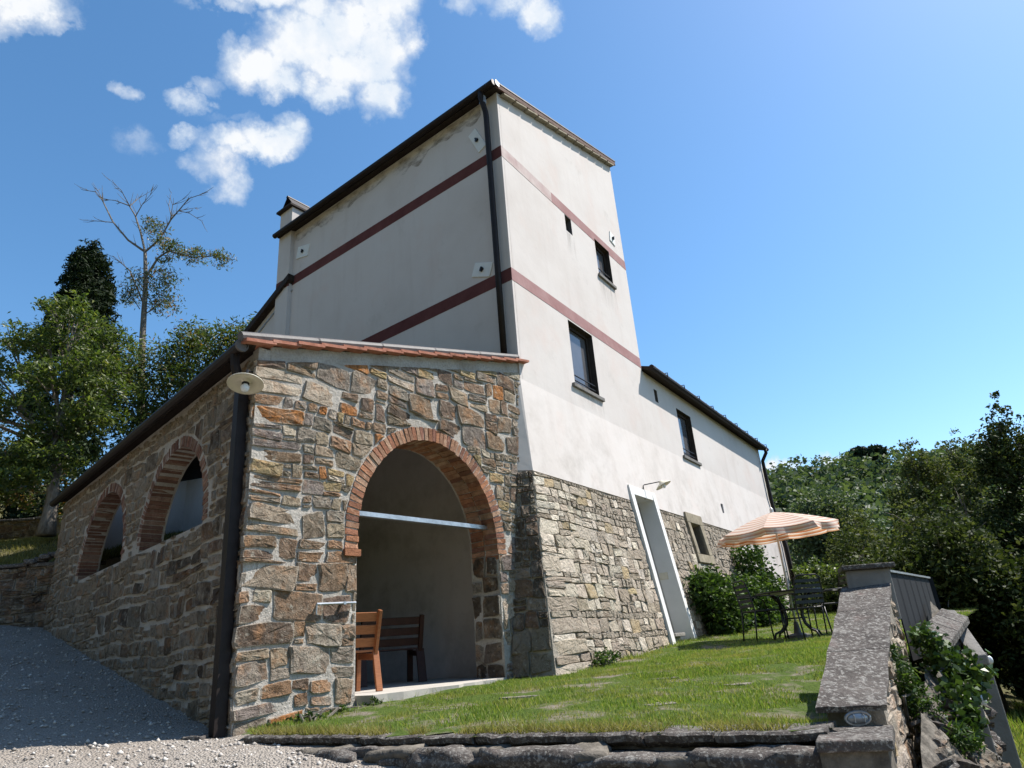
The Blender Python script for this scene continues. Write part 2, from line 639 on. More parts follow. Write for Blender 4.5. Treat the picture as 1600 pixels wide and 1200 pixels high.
def m_pebble(t):
    c = t.ramp(t.island(), [(0.0, (0.22, 0.20, 0.18)), (0.4, (0.42, 0.385, 0.345)), (0.8, (0.58, 0.54, 0.49)), (1.0, (0.70, 0.67, 0.62))])
    return dict(col=t.mix(0.3, c, t.ramp(t.noise(60), [(0.3, (0.12, 0.11, 0.1)), (0.7, (0.45, 0.42, 0.38))])), rough=0.9, spec=0.15)


def m_lawn(t):
    n = t.noise(2.6, 6, 0.65)
    g = t.ramp(t.noise(30, 4, 0.7), [(0.3, (0.035, 0.058, 0.012)), (0.7, (0.09, 0.13, 0.03))])
    c = t.mix(t.ramp(n, [(0.50, 0.0), (0.62, 1.0)]), g, t.ramp(t.noise(22, 5, 0.7), [(0.3, (0.12, 0.10, 0.075)), (0.7, (0.24, 0.215, 0.175))]))
    return dict(col=c, rough=0.97, spec=0.05, nrm=t.bump(t.noise(30, 5, 0.7), 0.8, 0.03))


def m_soil(t):
    n = t.noise(0.5, 6, 0.65)
    c = t.ramp(n, [(0.3, (0.05, 0.055, 0.022)), (0.55, (0.095, 0.09, 0.042)), (0.75, (0.15, 0.12, 0.075))])
    return dict(col=c, rough=0.97, spec=0.05, nrm=t.bump(t.noise(6, 6, 0.7), 0.8, 0.1))


def leafmat(stops, trans=0.45, rough=0.45, spec=0.35, var=0.7):
    def f(t):
        c = t.ramp(t.island(), stops)
        big = t.noise(var, 4, 0.6)
        c = t.mix(t.ramp(big, [(0.35, 0.5), (0.6, 0.0)]), c, t.mix(1.0, c, (0.55, 0.62, 0.55), 'MULTIPLY'))
        nt = t.nt
        b = nt.nodes['Principled BSDF']
        tr = t.n('ShaderNodeBsdfTranslucent')
        t.l(t.mix(1.0, c, (1.25, 1.35, 0.6), 'MULTIPLY'), tr.inputs[0])
        ms = t.n('ShaderNodeMixShader')
        ms.inputs[0].default_value = trans
        t.l(b.outputs[0], ms.inputs[1])
        t.l(tr.outputs[0], ms.inputs[2])
        t.l(ms.outputs[0], nt.nodes['Material Output'].inputs[0])
        return dict(col=c, rough=rough, spec=spec)
    return f


def m_grass(t):
    t_island = t.island()
    c = t.ramp(t_island, [(0.0, (0.075, 0.13, 0.02)), (0.45, (0.15, 0.225, 0.038)), (0.8, (0.22, 0.29, 0.065)), (1.0, (0.36, 0.31, 0.14))])
    c = t.mix(t.ramp(t.noise(1.3, 5, 0.6), [(0.48, 0.0), (0.68, 0.75)]), c, (0.30, 0.27, 0.10))
    nt = t.nt
    b = nt.nodes['Principled BSDF']
    tr = t.n('ShaderNodeBsdfTranslucent')
    t.l(t.mix(1.0, c, (1.3, 1.35, 0.7), 'MULTIPLY'), tr.inputs[0])
    ms = t.n('ShaderNodeMixShader')
    ms.inputs[0].default_value = 0.4
    t.l(b.outputs[0], ms.inputs[1])
    t.l(tr.outputs[0], ms.inputs[2])
    t.l(ms.outputs[0], nt.nodes['Material Output'].inputs[0])
    return dict(col=c, rough=0.6, spec=0.2)


def m_canopy(t):
    uv = t.n('ShaderNodeTexCoord').outputs['UV']
    s = t.n('ShaderNodeSeparateXYZ')
    t.l(uv, s.inputs[0])
    w = t.math('FRACT', t.math('MULTIPLY', s.outputs[1], 9.0))
    stripe = t.ramp(w, [(0.0, (0.52, 0.19, 0.075)), (0.30, (0.52, 0.19, 0.075)), (0.34, (0.76, 0.70, 0.61)), (0.62, (0.76, 0.70, 0.61)), (0.66, (0.62, 0.38, 0.22)), (0.92, (0.62, 0.38, 0.22)), (0.96, (0.52, 0.19, 0.075))], 'LINEAR')
    top = t.mix(0.48, stripe, (0.74, 0.66, 0.61))
    top = t.mix(t.ramp(w, [(0.0, 0.5), (0.09, 0.5), (0.12, 0.0)]), top, (0.50, 0.30, 0.29))
    bf = t.n('ShaderNodeNewGeometry').outputs['Backfacing']
    c = t.mix(bf, top, stripe)
    nt = t.nt
    b = nt.nodes['Principled BSDF']
    tr = t.n('ShaderNodeBsdfTranslucent')
    t.l(stripe, tr.inputs[0])
    ms = t.n('ShaderNodeMixShader')
    ms.inputs[0].default_value = 0.35
    t.l(b.outputs[0], ms.inputs[1])
    t.l(tr.outputs[0], ms.inputs[2])
    t.l(ms.outputs[0], nt.nodes['Material Output'].inputs[0])
    return dict(col=c, rough=0.9, spec=0.1)


def m_dirt(t):
    n = t.noise(3.0, 6, 0.7, t.scale(t.pos(), (1, 1, 2.2)))
    return dict(col=(0.20, 0.165, 0.115), rough=0.95, spec=0.05, alpha=t.ramp(n, [(0.42, 0.0), (0.70, 0.6)]))


def m_streak(t):
    n = t.noise(5.0, 5, 0.65, t.scale(t.pos(), (2.2, 2.2, 0.22)))
    g = t.n('ShaderNodeSeparateXYZ')
    t.l(t.n('ShaderNodeTexCoord').outputs['Generated'], g.inputs[0])
    fade = t.ramp(g.outputs[2], [(0.0, 0.0), (0.9, 0.32), (1.0, 0.36)])
    return dict(col=(0.27, 0.245, 0.21), rough=0.95, spec=0.05, alpha=t.math('MULTIPLY', fade, t.ramp(n, [(0.42, 0.0), (0.66, 0.8)])))


def m_bark(t):
    n = t.noise(8, 5, 0.7, t.scale(t.pos(), (3, 3, 0.6)))
    return dict(col=t.ramp(n, [(0.3, (0.09, 0.075, 0.06)), (0.7, (0.26, 0.235, 0.20))]), rough=0.95, spec=0.1, nrm=t.bump(n, 0.8, 0.03))


MT = dict(
    plaster=mat('plaster', m_plaster), band=mat('band_paint', m_band), band_f=mat('band_paint_faded', m_band_faded), band_b=mat('band_paint_bleached', m_band_bleached),
    mortar=mat('mortar', m_mortar), joint=mat('dark_joint', m_joint), stone=mat('rubble_stone', m_stone), brick=mat('brick', m_brick), tile=mat('terracotta_tile', m_tile),
    lichen=mat('lichen_stone', m_lichen), concrete=mat('concrete', m_concrete), glass=mat('window_glass', m_glass), wood=mat('varnished_wood', m_wood), darkwood=mat('dark_wood', m_darkwood),
    gravel=mat('gravel', m_gravel), pebble=mat('pebbles', m_pebble), lawn=mat('lawn_soil', m_lawn), soil=mat('wild_ground', m_soil), grass=mat('grass_blades', m_grass), canopy=mat('canopy_cloth', m_canopy), bark=mat('bark', m_bark),
    copper=mat('dark_gutter_metal', simple((0.020, 0.014, 0.012), 0.55, 0.2, 0.25)), iron=mat('black_iron', simple((0.014, 0.014, 0.015), 0.45, 0.2, 0.45, bump=0.05)),
    zinc=mat('grey_pipe', simple((0.105, 0.098, 0.095), 0.6, 0.0, 0.3)), steel=mat('galvanised_steel', simple((0.42, 0.43, 0.44), 0.4, 0.75, 0.5)),
    enamel=mat('cream_enamel', simple((0.62, 0.58, 0.47), 0.4, 0.0, 0.4, var=0.08, sc=14)), white=mat('white_paint', simple((0.66, 0.66, 0.645), 0.8, 0.0, 0.2, var=0.06, sc=3)),
    lampglass=mat('dull_lamp_glass', simple((0.34, 0.35, 0.36), 0.25, 0.2, 0.6, var=0.1)), chairdark=mat('dark_brown_wood', simple((0.055, 0.021, 0.012), 0.55, 0.0, 0.3)), shade_grey_plaster=mat('shade_grey_plaster', simple((0.36, 0.365, 0.36), 0.9, 0.0, 0.15, var=0.08, sc=3)), flatstone=mat('flat_stone', simple((0.20, 0.18, 0.155), 0.95, 0.0, 0.1, var=0.4, sc=14, bump=0.8)), darktile=mat('dark_tile_edge', simple((0.10, 0.055, 0.042), 0.85, 0.0, 0.15, var=0.4)), reveal=mat('dark_reveal', simple((0.055, 0.046, 0.04), 0.85, 0.0, 0.15)), pad=mat('pale_cement_pad', simple((0.68, 0.69, 0.665), 0.8, 0.0, 0.2, var=0.05, sc=6)), bulb=mat('frosted_glass', simple((0.72, 0.74, 0.76), 0.25, 0.0, 0.5, var=0.05)), sandstone=mat('dressed_sandstone', simple((0.26, 0.225, 0.165), 0.9, 0.0, 0.1, var=0.3, sc=6, bump=0.5)),
    grey_sill=mat('grey_sill', simple((0.17, 0.16, 0.15), 0.85, 0.0, 0.15)), sheet=mat('dark_sheet_metal', simple((0.012, 0.014, 0.017), 0.8, 0.0, 0.2, var=0.15, sc=3)),
    floor=mat('floor_cement', simple((0.40, 0.375, 0.335), 0.85, 0.0, 0.2, var=0.15, sc=4, bump=0.3)), pole=mat('pale_pole', simple((0.55, 0.54, 0.52), 0.4, 0.3, 0.5, var=0.05)),
    dirt=mat('dark_stain', m_dirt), streak=mat('rain_streak', m_streak), rock=mat('ledge_rock', simple((0.135, 0.12, 0.10), 0.95, 0.0, 0.1, var=0.5, sc=11, bump=1.0)),
    leaf_ash=mat('ash_leaves', leafmat([(0.0, (0.045, 0.075, 0.018)), (0.5, (0.085, 0.125, 0.03)), (0.9, (0.145, 0.175, 0.045)), (1.0, (0.20, 0.20, 0.06))], 0.42)),
    leaf_dry=mat('drying_leaves', leafmat([(0.0, (0.05, 0.08, 0.022)), (0.5, (0.085, 0.11, 0.036)), (0.8, (0.13, 0.12, 0.045)), (0.93, (0.22, 0.12, 0.05)), (1.0, (0.30, 0.13, 0.04))], 0.45)),
    leaf_dusk=mat('dusky_leaves', leafmat([(0.0, (0.045, 0.075, 0.02)), (0.5, (0.08, 0.115, 0.033)), (0.9, (0.13, 0.145, 0.045)), (0.97, (0.18, 0.13, 0.05)), (1.0, (0.26, 0.12, 0.04))], 0.42)),
    leaf_cyp=mat('cypress_needles', leafmat([(0.0, (0.008, 0.016, 0.006)), (0.7, (0.017, 0.030, 0.011)), (1.0, (0.035, 0.052, 0.018))], 0.12, 0.7, 0.15)),
    leaf_wood=mat('woodland_leaves', leafmat([(0.0, (0.020, 0.032, 0.011)), (0.5, (0.042, 0.060, 0.019)), (0.85, (0.075, 0.092, 0.034)), (1.0, (0.14, 0.155, 0.065))], 0.25, 0.6, 0.09)),
    leaf_olive=mat('olive_green_leaves', leafmat([(0.0, (0.035, 0.050, 0.015)), (0.5, (0.072, 0.088, 0.028)), (0.85, (0.115, 0.125, 0.048)), (1.0, (0.17, 0.17, 0.075))], 0.35, 0.6, 0.09)),
    leaf_hill=mat('hazy_hill_leaves', leafmat([(0.0, (0.050, 0.078, 0.042)), (0.6, (0.085, 0.118, 0.060)), (1.0, (0.125, 0.155, 0.078))], 0.3, 0.6, 0.2, 0.08)),  # lighter, bluer leaves: distance haze put into the colour
    leaf_pine=mat('pine_needles', leafmat([(0.0, (0.010, 0.022, 0.012)), (1.0, (0.028, 0.048, 0.024))], 0.15, 0.6, 0.2)),
    leaf_shrub=mat('shrub_leaves', leafmat([(0.0, (0.022, 0.046, 0.012)), (0.6, (0.045, 0.085, 0.02)), (1.0, (0.12, 0.18, 0.045))], 0.3, 0.5, 0.18, 2.0)),
    leaf_ivy=mat('ivy_leaves', leafmat([(0.0, (0.03, 0.06, 0.016)), (0.7, (0.065, 0.115, 0.028)), (1.0, (0.12, 0.17, 0.045))], 0.2, 0.42, 0.25, 2.0)),
    drygrass=mat('dry_grass', leafmat([(0.0, (0.13, 0.13, 0.04)), (0.6, (0.24, 0.21, 0.08)), (1.0, (0.34, 0.29, 0.13))], 0.35, 0.8, 0.1)),
    straw=mat('dry_weeds', leafmat([(0.0, (0.18, 0.09, 0.03)), (0.6, (0.32, 0.20, 0.08)), (1.0, (0.42, 0.34, 0.18))], 0.3, 0.8, 0.1)),
)


def m_ext_dirt():
    pass


# ------------------------------------------------------------------ building frames (metres, camera at the origin)
Z = Vector((0, 0, 1))
dR = Vector((0.542546, 0.840026, 0))
nR = Vector((0.840026, -0.542546, 0))
dL = Vector((-0.796915, 0.604092, 0))
nLo = Vector((-0.604092, -0.796915, 0))
C0 = Vector((0.132367, 9.499078, 0))         # near corner of the tower
dF = Vector((0.615661, 0.788011, 0))         # loggia front direction
nF = Vector((0.788011, -0.615661, 0))
B0 = Vector((0.112671, 9.514008, 0))         # where the loggia front meets the tower
dG = Vector((-0.708977, 0.705231, 0))        # loggia side direction
nG = Vector((-0.705231, -0.708977, 0))
K0 = B0 + dF * -4.30                         # loggia outer corner


def oR(z):
    return 0.12 + (2.37 - z) * 0.149 if z < 2.37 else max(0.0, 0.12 * (3.85 - z) / 1.48)


def oL(z):
    return 0.05 + (2.37 - z) * 0.165 if z < 2.37 else max(0.0, 0.05 * (3.85 - z) / 1.48)


def FP(s, z, out=0.0):
    return C0 + dR * s + Z * z + nR * (oR(z) + out)


# ------------------------------------------------------------------ stone walls
PAL_LOGGIA = [((0.31, 0.255, 0.19), 5), ((0.225, 0.16, 0.11), 5), ((0.15, 0.11, 0.085), 3.4), ((0.41, 0.175, 0.06), 1.1), ((0.37, 0.29, 0.16), 1.5), ((0.205, 0.175, 0.16), 4.0), ((0.43, 0.375, 0.30), 2.6), ((0.28, 0.245, 0.205), 4.5), ((0.30, 0.185, 0.115), 2.0)]
PAL_BASE = [((0.47, 0.41, 0.335), 5), ((0.54, 0.485, 0.405), 5), ((0.40, 0.345, 0.28), 4), ((0.32, 0.27, 0.215), 2), ((0.41, 0.33, 0.21), 1.0), ((0.60, 0.545, 0.465), 3)]
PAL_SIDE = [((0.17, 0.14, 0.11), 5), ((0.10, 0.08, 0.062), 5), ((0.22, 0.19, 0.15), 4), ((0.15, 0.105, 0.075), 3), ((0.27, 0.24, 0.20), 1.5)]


def pick(rng, pal):
    t = rng.random() * sum(w for _, w in pal)
    for c, w in pal:
        t -= w
        if t <= 0:
            break
    k = rng.uniform(0.82, 1.18)
    return tuple(min(1, x * k * rng.uniform(0.98, 1.02)) for x in c)


def stone_cells(rng, u0, u1, v0, v1, hr, wr, quoin=(0, 0), psplit=0.26):
    cells = []
    v = v0
    row = 0
    while v < v1 - 0.03:
        h = rng.uniform(*hr)
        if v + h > v1 - hr[0] * 0.5:
            h = v1 - v
        u = u0
        while u < u1 - 1e-6:
            w = min(max(h * rng.uniform(*wr), 0.07), 0.62)
            if quoin[0] and u == u0:
                w = quoin[0] * (1.25 if row % 2 else 0.75)
            if u + w > u1 - 0.10:
                w = u1 - u
            p = rng.random()
            if p < psplit and h > 0.13 and w > 0.1:
                t = h * rng.uniform(0.32, 0.68)
                k = w * rng.uniform(0.35, 0.65) if (w > 0.3 and rng.random() < 0.5) else None
                cells.append((u, v, u + w, v + t))
                if k:
                    cells.append((u, v + t, u + k, v + h))
                    cells.append((u + k, v + t, u + w, v + h))
                else:
                    cells.append((u, v + t, u + w, v + h))
            elif p < psplit + 0.07 and h > 0.14:
                t = 0.045
                cells.append((u, v, u + w, v + h - t))
                cells.append((u, v + h - t, u + w, v + h))
            else:
                cells.append((u, v, u + w, v + h))
            u += w
        v += h
        row += 1
    return cells


def cell_outline(rng, c, gap, jit, warp, lim):
    a0, b0, a1, b1 = c
    w, h = a1 - a0, b1 - b0
    j = lambda s: rng.uniform(-1, 1) * jit * s
    m = min(w, h)
    g = gap * rng.uniform(0.5, 1.5)
    cor = [(a0 + g + j(m), b0 + g + j(m)), (a1 - g + j(m), b0 + g + j(m)), (a1 - g + j(m), b1 - g + j(m)), (a0 + g + j(m), b1 - g + j(m))]
    pts = []
    for k in range(4):
        p, q = cor[k], cor[(k + 1) % 4]
        for t in (rng.uniform(0.02, 0.13), rng.uniform(0.3, 0.7), rng.uniform(0.87, 0.98)):
            dx, dy = q[0] - p[0], q[1] - p[1]
            L = math.hypot(dx, dy) + 1e-9
            o = rng.uniform(-1, 1) * 0.045 * m
            if t < 0.3 or t > 0.7:
                o += 0.012 * m
            pts.append((p[0] + dx * t - dy / L * o, p[1] + dy * t + dx / L * o))
    out = []
    for (a, b) in pts:
        a2 = a + warp[0] * math.sin(2.9 * b + 1.3 * a + warp[2])
        b2 = b + warp[1] * math.sin(1.9 * a + warp[2]) + warp[1] * 0.6 * math.sin(5.1 * a + 2.3 * b + warp[2])
        a2 = min(max(a2, lim[0] + rng.uniform(0.0, 0.012)), lim[1] - rng.uniform(0.0, 0.012))
        b2 = min(max(b2, lim[2]), lim[3])
        out.append((a2, b2))
    return out


def area2(p):
    return 0.5 * sum(p[i][0] * p[(i + 1) % len(p)][1] - p[(i + 1) % len(p)][0] * p[i][1] for i in range(len(p)))


RIM = [1.0, 0.85, 0.25, 0.0]


def stone_geo(mb, rng, poly, P, proud, sink=0.03):
    """P(a,b,d): point on the wall plane raised by d"""
    n = len(poly)
    cx = sum(p[0] for p in poly) / n
    cy = sum(p[1] for p in poly) / n
    d = proud * rng.uniform(0.5, 1.25)
    tx, ty = rng.uniform(-1, 1) * 0.12, rng.uniform(-1, 1) * 0.12
    def ring(k, dd, jit):
        r = []
        for (a, b) in poly:
            kk = k + rng.uniform(-1, 1) * jit
            x, y = cx + (a - cx) * kk, cy + (b - cy) * kk
            r.append(P(x, y, max(dd + (x - cx) * tx + (y - cy) * ty + rng.uniform(-1, 1) * d * 0.30 * (1 if dd > 0 else 0), -sink)))
        return r
    rings = [ring(1.02, -sink, 0), ring(1.0, d * 0.72, 0.01), ring(0.91, d * 1.0, 0.035), ring(0.48, d * rng.uniform(0.85, 1.25), 0.14)]
    base = len(mb.v)
    for r in rings:
        mb.v += r
    for k in range(3):
        for j in range(n):
            a, b = base + k * n + j, base + k * n + (j + 1) % n
            mb.f.append((a, b, b + n, a + n))
    mb.rim = getattr(mb, 'rim', []) + [w for w in RIM for _ in range(n)] + [0.0]
    ci = len(mb.v)
    mb.v.append(P(cx, cy, d * rng.uniform(0.9, 1.2)))
    for j in range(n):
        mb.f.append((base + 3 * n + j, base + 3 * n + (j + 1) % n, ci))
    return P(cx, cy, 0)


STONE_Q = []   # deferred stones: (weight, parent, polygon list ...)


def rim_attr(me, rim):
    at = me.attributes.new('rim', 'FLOAT', 'POINT')
    at.data.foreach_set('value', rim)


def queue_stones(seed, parent, P, cells, gap, jit, warp, lim, pal, proud, fix=None, keep=None, owner=''):
    rng = random.Random(seed)
    for c in cells:
        poly = cell_outline(rng, c, gap, jit, warp, lim)
        if fix:
            poly = fix(poly)
            if poly is None:
                continue
        ar = abs(area2(poly))
        ws = max(p[0] for p in poly) - min(p[0] for p in poly)
        hs = max(p[1] for p in poly) - min(p[1] for p in poly)
        if ar < 0.0012 or min(ws, hs) < 0.022:
            continue
        mb = MB()
        cen = stone_geo(mb, rng, poly, P, proud)
        d = cen.length
        nrm = (P(0.1, 0.0, 0) - P(0, 0, 0)).cross(P(0, 0.1, 0) - P(0, 0, 0)).normalized()
        wt_ = ar / d ** 2 * abs(nrm.dot(cen.normalized()))
        STONE_Q.append((owner, wt_, parent, mb, cen, pick(rng, pal)))


def flush_stones(owner, limit=296):
    q = [s for s in STONE_Q if s[0] == owner]
    q.sort(key=lambda s: -s[1])
    rest = {}
    for i, (_, w, par, mb, cen, colr) in enumerate(q):
        if i < limit:
            me = mb.mesh('stone', cen)
            rim_attr(me, mb.rim)
            o = link('stone', me, MT['stone'], par, cen)
            o.color = (*colr, 0.0 if owner == 'house' else 1.0)
        else:
            rest.setdefault(par.name, (par, []))[1].append((mb, colr))
    for nm, (par, lst) in rest.items():
        big = MB()
        for mb, colr in lst:
            b = len(big.v)
            big.v += mb.v
            big.f += [tuple(b + i for i in f) for f in mb.f]
            big.rim = getattr(big, 'rim', []) + mb.rim
        o = part('small_stones', big, MT['stone'], par)
        rim_attr(o.data, big.rim)
        o.color = (0.36, 0.315, 0.26, 0.0) if owner == 'house' else (0.27, 0.225, 0.17, 1)
        o['kind'] = 'stuff'


# ------------------------------------------------------------------ ground
LAWN_POLY = [(-2.25, 5.83), (1.40, 3.73), (1.50, 3.95), (2.60, 5.80), (3.2, 6.6), (9.5, 15.0), (13.0, 21.0), (9.5, 24.5), (7.7, 21.4), (0.2, 9.6), (-0.35, 9.25), (-2.45, 6.15)]
lawn_z = RBF([(-2.25, 5.8, -0.47), (-0.9, 5.3, -0.475), (0.6, 4.37, -0.475), (1.4, 3.75, -0.47), (-1.2, 7.9, -0.335), (-0.2, 9.0, -0.34), (0.55, 9.3, -0.33), (2.2, 11.9, -0.12), (1.2, 10.3, -0.24),
              (3.3, 13.4, -0.02), (4.2, 11.3, -0.16), (3.4, 11.0, -0.155), (2.0, 8.0, -0.28), (4.0, 8.0, -0.27), (4.9, 15.9, 0.08), (6.5, 14.5, 0.12), (8.3, 20.5, 0.45), (11, 20, 0.5), (2.35, 5.8, -0.50), (1.75, 4.75, -0.56), (0.8, 6.5, -0.385), (1.0, 5.2, -0.46)])
gravel_z = RBF([(-2.55, 6.15, -0.50), (-7.9, 11.4, 0.84), (-5.2, 8.8, 0.17), (-3.8, 7.4, -0.2), (-0.9, 4.95, -0.585), (0.5, 4.15, -0.74), (1.4, 3.5, -0.9), (0, 0, -1.55), (0, 2.4, -1.12), (-4.4, 4.8, -0.50), (-2.6, 5.2, -0.53), (-8.4, 8.6, 0.42), (-9.5, 11.2, 1.05),
                (-12, 9, 0.9), (-14, 5, 0.3), (-6, 3, -0.6), (-8, -2, -1.0), (5, 0, -1.9), (3, 3, -1.35), (-3, 1.5, -1.15), (6, -4, -2.0), (-15, 12, 1.6)])


def sheet(name, zf, x0, x1, y0, y1, step, keep, m, amp=0.0, scl=1.0, seed=0):
    xs = np.arange(x0, x1 + step / 2, step)
    ys = np.arange(y0, y1 + step / 2, step)
    X, Y = np.meshgrid(xs, ys)
    Zz = zf(X, Y)
    if amp:
        nz = np.array([mnoise.fractal(Vector((x * scl, y * scl, seed)), 1.0, 2.0, 4) for x, y in zip(X.ravel(), Y.ravel())]).reshape(X.shape)
        Zz = Zz + amp * nz
    V = np.stack([X.ravel(), Y.ravel(), Zz.ravel()], 1)
    ny, nx = X.shape
    idx = np.arange(nx * ny).reshape(ny, nx)
    F = np.stack([idx[:-1, :-1].ravel(), idx[:-1, 1:].ravel(), idx[1:, 1:].ravel(), idx[1:, :-1].ravel()], 1)
    cx = V[F].mean(1)
    F = F[keep(cx[:, 0], cx[:, 1])]
    used = np.unique(F)
    mp = np.full(len(V), -1)
    mp[used] = np.arange(len(used))
    return structure(name, np_mesh(name, V[used], mp[F]), m, smooth=True)


def side_of(x, y, p, n):
    return (x - p.x) * n.x + (y - p.y) * n.y


KD = Vector((3.65, -2.10, 0)).normalized()       # kerb direction
KN = Vector((KD.y, -KD.x, 0))                    # towards the camera
KA = Vector((-2.25, 5.83, 0))
gravel = sheet('gravel_yard', gravel_z, -16, 7, -4, 12.4, 0.11,
               lambda x, y: ((side_of(x, y, K0, nG) > -0.15) | (x > -2.2)) & ((side_of(x, y, KA, KN) > -0.06) | (x < -2.2)) & ((x < 1.7) | (y < 3.7)) & ((y < 11.75) | (x > -7)), MT['gravel'], 0.018, 2.3, 3.1)
lawn = sheet('lawn', lawn_z, -2.6, 13.2, 3.5, 24.6, 0.12, lambda x, y: inpoly(x, y, LAWN_POLY), MT['lawn'], 0.02, 1.7, 8.2)
terr_z = RBF([(-3, 0, -2.2), (0, 0, -2.4), (4, 0, -2.6), (-16, 0, -0.8), (-2, 6.5, -1.3), (-2, 9, -1.2), (-6, 11, -0.4), (-8.5, 9, -0.4), (-13, 10, 0.3), (2, 5, -1.6), (4, 12, -1.0), (8, 20, -0.6), (3, 15, -0.8), (-4, 16, 0.2), (6.75, 11, -1.72), (4.4, 4.6, -1.75), (5.5, 7, -1.75), (10, 14, -2.1), (14, 19, -2.5), (20, 30, -2.5), (20, 45, -0.5), (9, 30, 0.0),
              (45, 85, 11), (35, 110, 18), (58, 112, 20), (80, 112, 20), (110, 100, 20), (30, 70, 5), (60, 70, 6), (-20, 26, 4.6), (-12, 18, 2.6), (-30, 50, 11), (-60, 100, 24), (0, 60, 5), (0, 110, 16), (200, 0, -5), (200, 200, 40), (-200, 0, 5), (-200, 200, 40), (0, 300, 45), (0, -200, -10), (200, -200, -15), (-200, -200, 0), (-32, -8, 14), (-12, -34, 15), (-50, -32, 30), (18, -48, 12), (-48, 22, 18), (-70, -70, 45), (10, -90, 30), (300, 300, 50), (-300, 300, 50), (-300, -300, 0), (300, -300, -20), (40, 40, -3), (40, 0, -5)])  # includes unseen hills behind and left of the camera, added to block sky light
g = np.sinh(np.linspace(-5.2, 5.2, 150)) / math.sinh(5.2) * 500
GX, GY = np.meshgrid(g, g + 8)
GZ = terr_z(GX, GY)
GZ = GZ + np.array([mnoise.fractal(Vector((x * 0.05, y * 0.05, 1.7)), 1.0, 2.0, 4) for x, y in zip(GX.ravel(), GY.ravel())]).reshape(GX.shape) * np.clip((np.hypot(GX, GY) - 20) / 40, 0, 1) * 2.0
idx = np.arange(150 * 150).reshape(150, 150)
terrain = structure('terrain', np_mesh('terrain', np.stack([GX.ravel(), GY.ravel(), GZ.ravel()], 1), np.stack([idx[:-1, :-1].ravel(), idx[:-1, 1:].ravel(), idx[1:, 1:].ravel(), idx[1:, :-1].ravel()], 1)), MT['soil'], smooth=True)
up_z = RBF([(-9.0, 11.6, 1.93), (-7.9, 11.75, 1.93), (-9.75, 12.5, 2.25), (-9.67, 14, 2.88), (-12, 15, 3.05), (-16, 13, 2.6), (-9.5, 16, 3.3), (-20, 24, 5.2), (-8, 22, 4.4), (-6.5, 13.5, 2.4), (-16, 11.8, 2.1)])
upper = sheet('upper_terrace', up_z, -24, -4, 11.8, 26, 0.3, lambda x, y: (side_of(x, y, K0 + dG * 7.9, dG) > 0.02) | (x < -8.3), MT['soil'], 0.05, 0.9, 4.4)

# ------------------------------------------------------------------ farmhouse: tower and wing
house = thing('farmhouse', 'tall plastered tower house with maroon bands, long lower wing and battered stone base', 'house', C0)
UPF = 3.85
S_T, S_W = 5.07, 14.35
W1 = (1.80, 4.27, 2.74, 5.55)
W2 = (3.49, 7.28, 4.19, 8.17)
SL1 = (2.19, 7.70, 2.45, 8.085)
SL2 = (5.62, 4.95, 5.80, 5.25)
WW = (6.92, 3.93, 7.88, 5.12)
mb = MB()
prism_holes(mb, C0, dR, Z, nR, [(0.06, UPF), (S_W, UPF), (S_W, 5.52), (S_T, 5.52), (S_T, 11.15), (0.06, 9.55 + 0.06 * 0.3156)], [rect(*w) for w in (W1, W2, SL1, SL2, WW)], 0.45, reveal=MB())
cq = [C0, C0 + dR * 0.07, C0 + dR * 0.07 - nR * 0.25, C0 + dL * 0.07 - nLo * 0.25, C0 + dL * 0.07]
mb.loft([[p + Z * 3.0 for p in cq], [p + Z * 9.56 for p in cq]])
# flared plaster skirt above the stone base, notched over the door
D0, D1, DT = 3.36, 4.27, 2.50
sk = [(0.0, 2.37), (D0 - 0.05, 2.37), (D0 - 0.05, DT + 0.06), (D1 + 0.05, DT + 0.06), (D1 + 0.05, 2.37), (9.42, 2.37), (S_W, 2.37), (S_W, UPF), (0.0, UPF)]
bi = len(mb.v)
tris = tessellate_polygon([[Vector((a, b, 0)) for a, b in sk]])
zo = lambda s, z, d=0.0: C0 + dR * s + Z * z + nR * (oR(z) - d) + (nLo * oL(z) if s < 1e-6 else Vector((0, 0, 0)))
mb.v += [zo(a, b) for a, b in sk]
mb.f += [tuple(bi + i for i in t) for t in tris]
for i in range(len(sk)):
    a, b = sk[i], sk[(i + 1) % len(sk)]
    mb.quad(zo(*a), zo(*b), zo(*b, 0.04 + oR(b[1])), zo(*a, 0.04 + oR(a[1])))
# left flare of the skirt beside the loggia front
LGT = lambda z: B0 + dF * (-0.05 - (3.85 - z) * 0.125) + Z * z
mb.quad(LGT(3.85), zo(0, 3.85), zo(0, 2.37), LGT(2.37))
mb.quad(LGT(2.37), zo(0, 2.37), zo(0, 2.37, 0.05), LGT(2.37) - nR * 0.01)
# plain plaster below the skirt at the far end of the wing
lw = [rect(11.05, 1.58, 11.62, 2.10)]
prism_holes(mb, C0 + nR * 0.12, dR, Z, nR, rect(9.42, -0.6, S_W, 2.37), lw, 0.42, reveal=MB())
# tower side wall (goes down inside the loggia) and its lower rear part
prism_holes(mb, C0, dL, Z, nLo, [(0.06, -0.6), (11.0, -0.6), (11.0, 5.85), (6.68, 8.05), (6.68, 9.55), (0.06, 9.55)], [], 0.4)
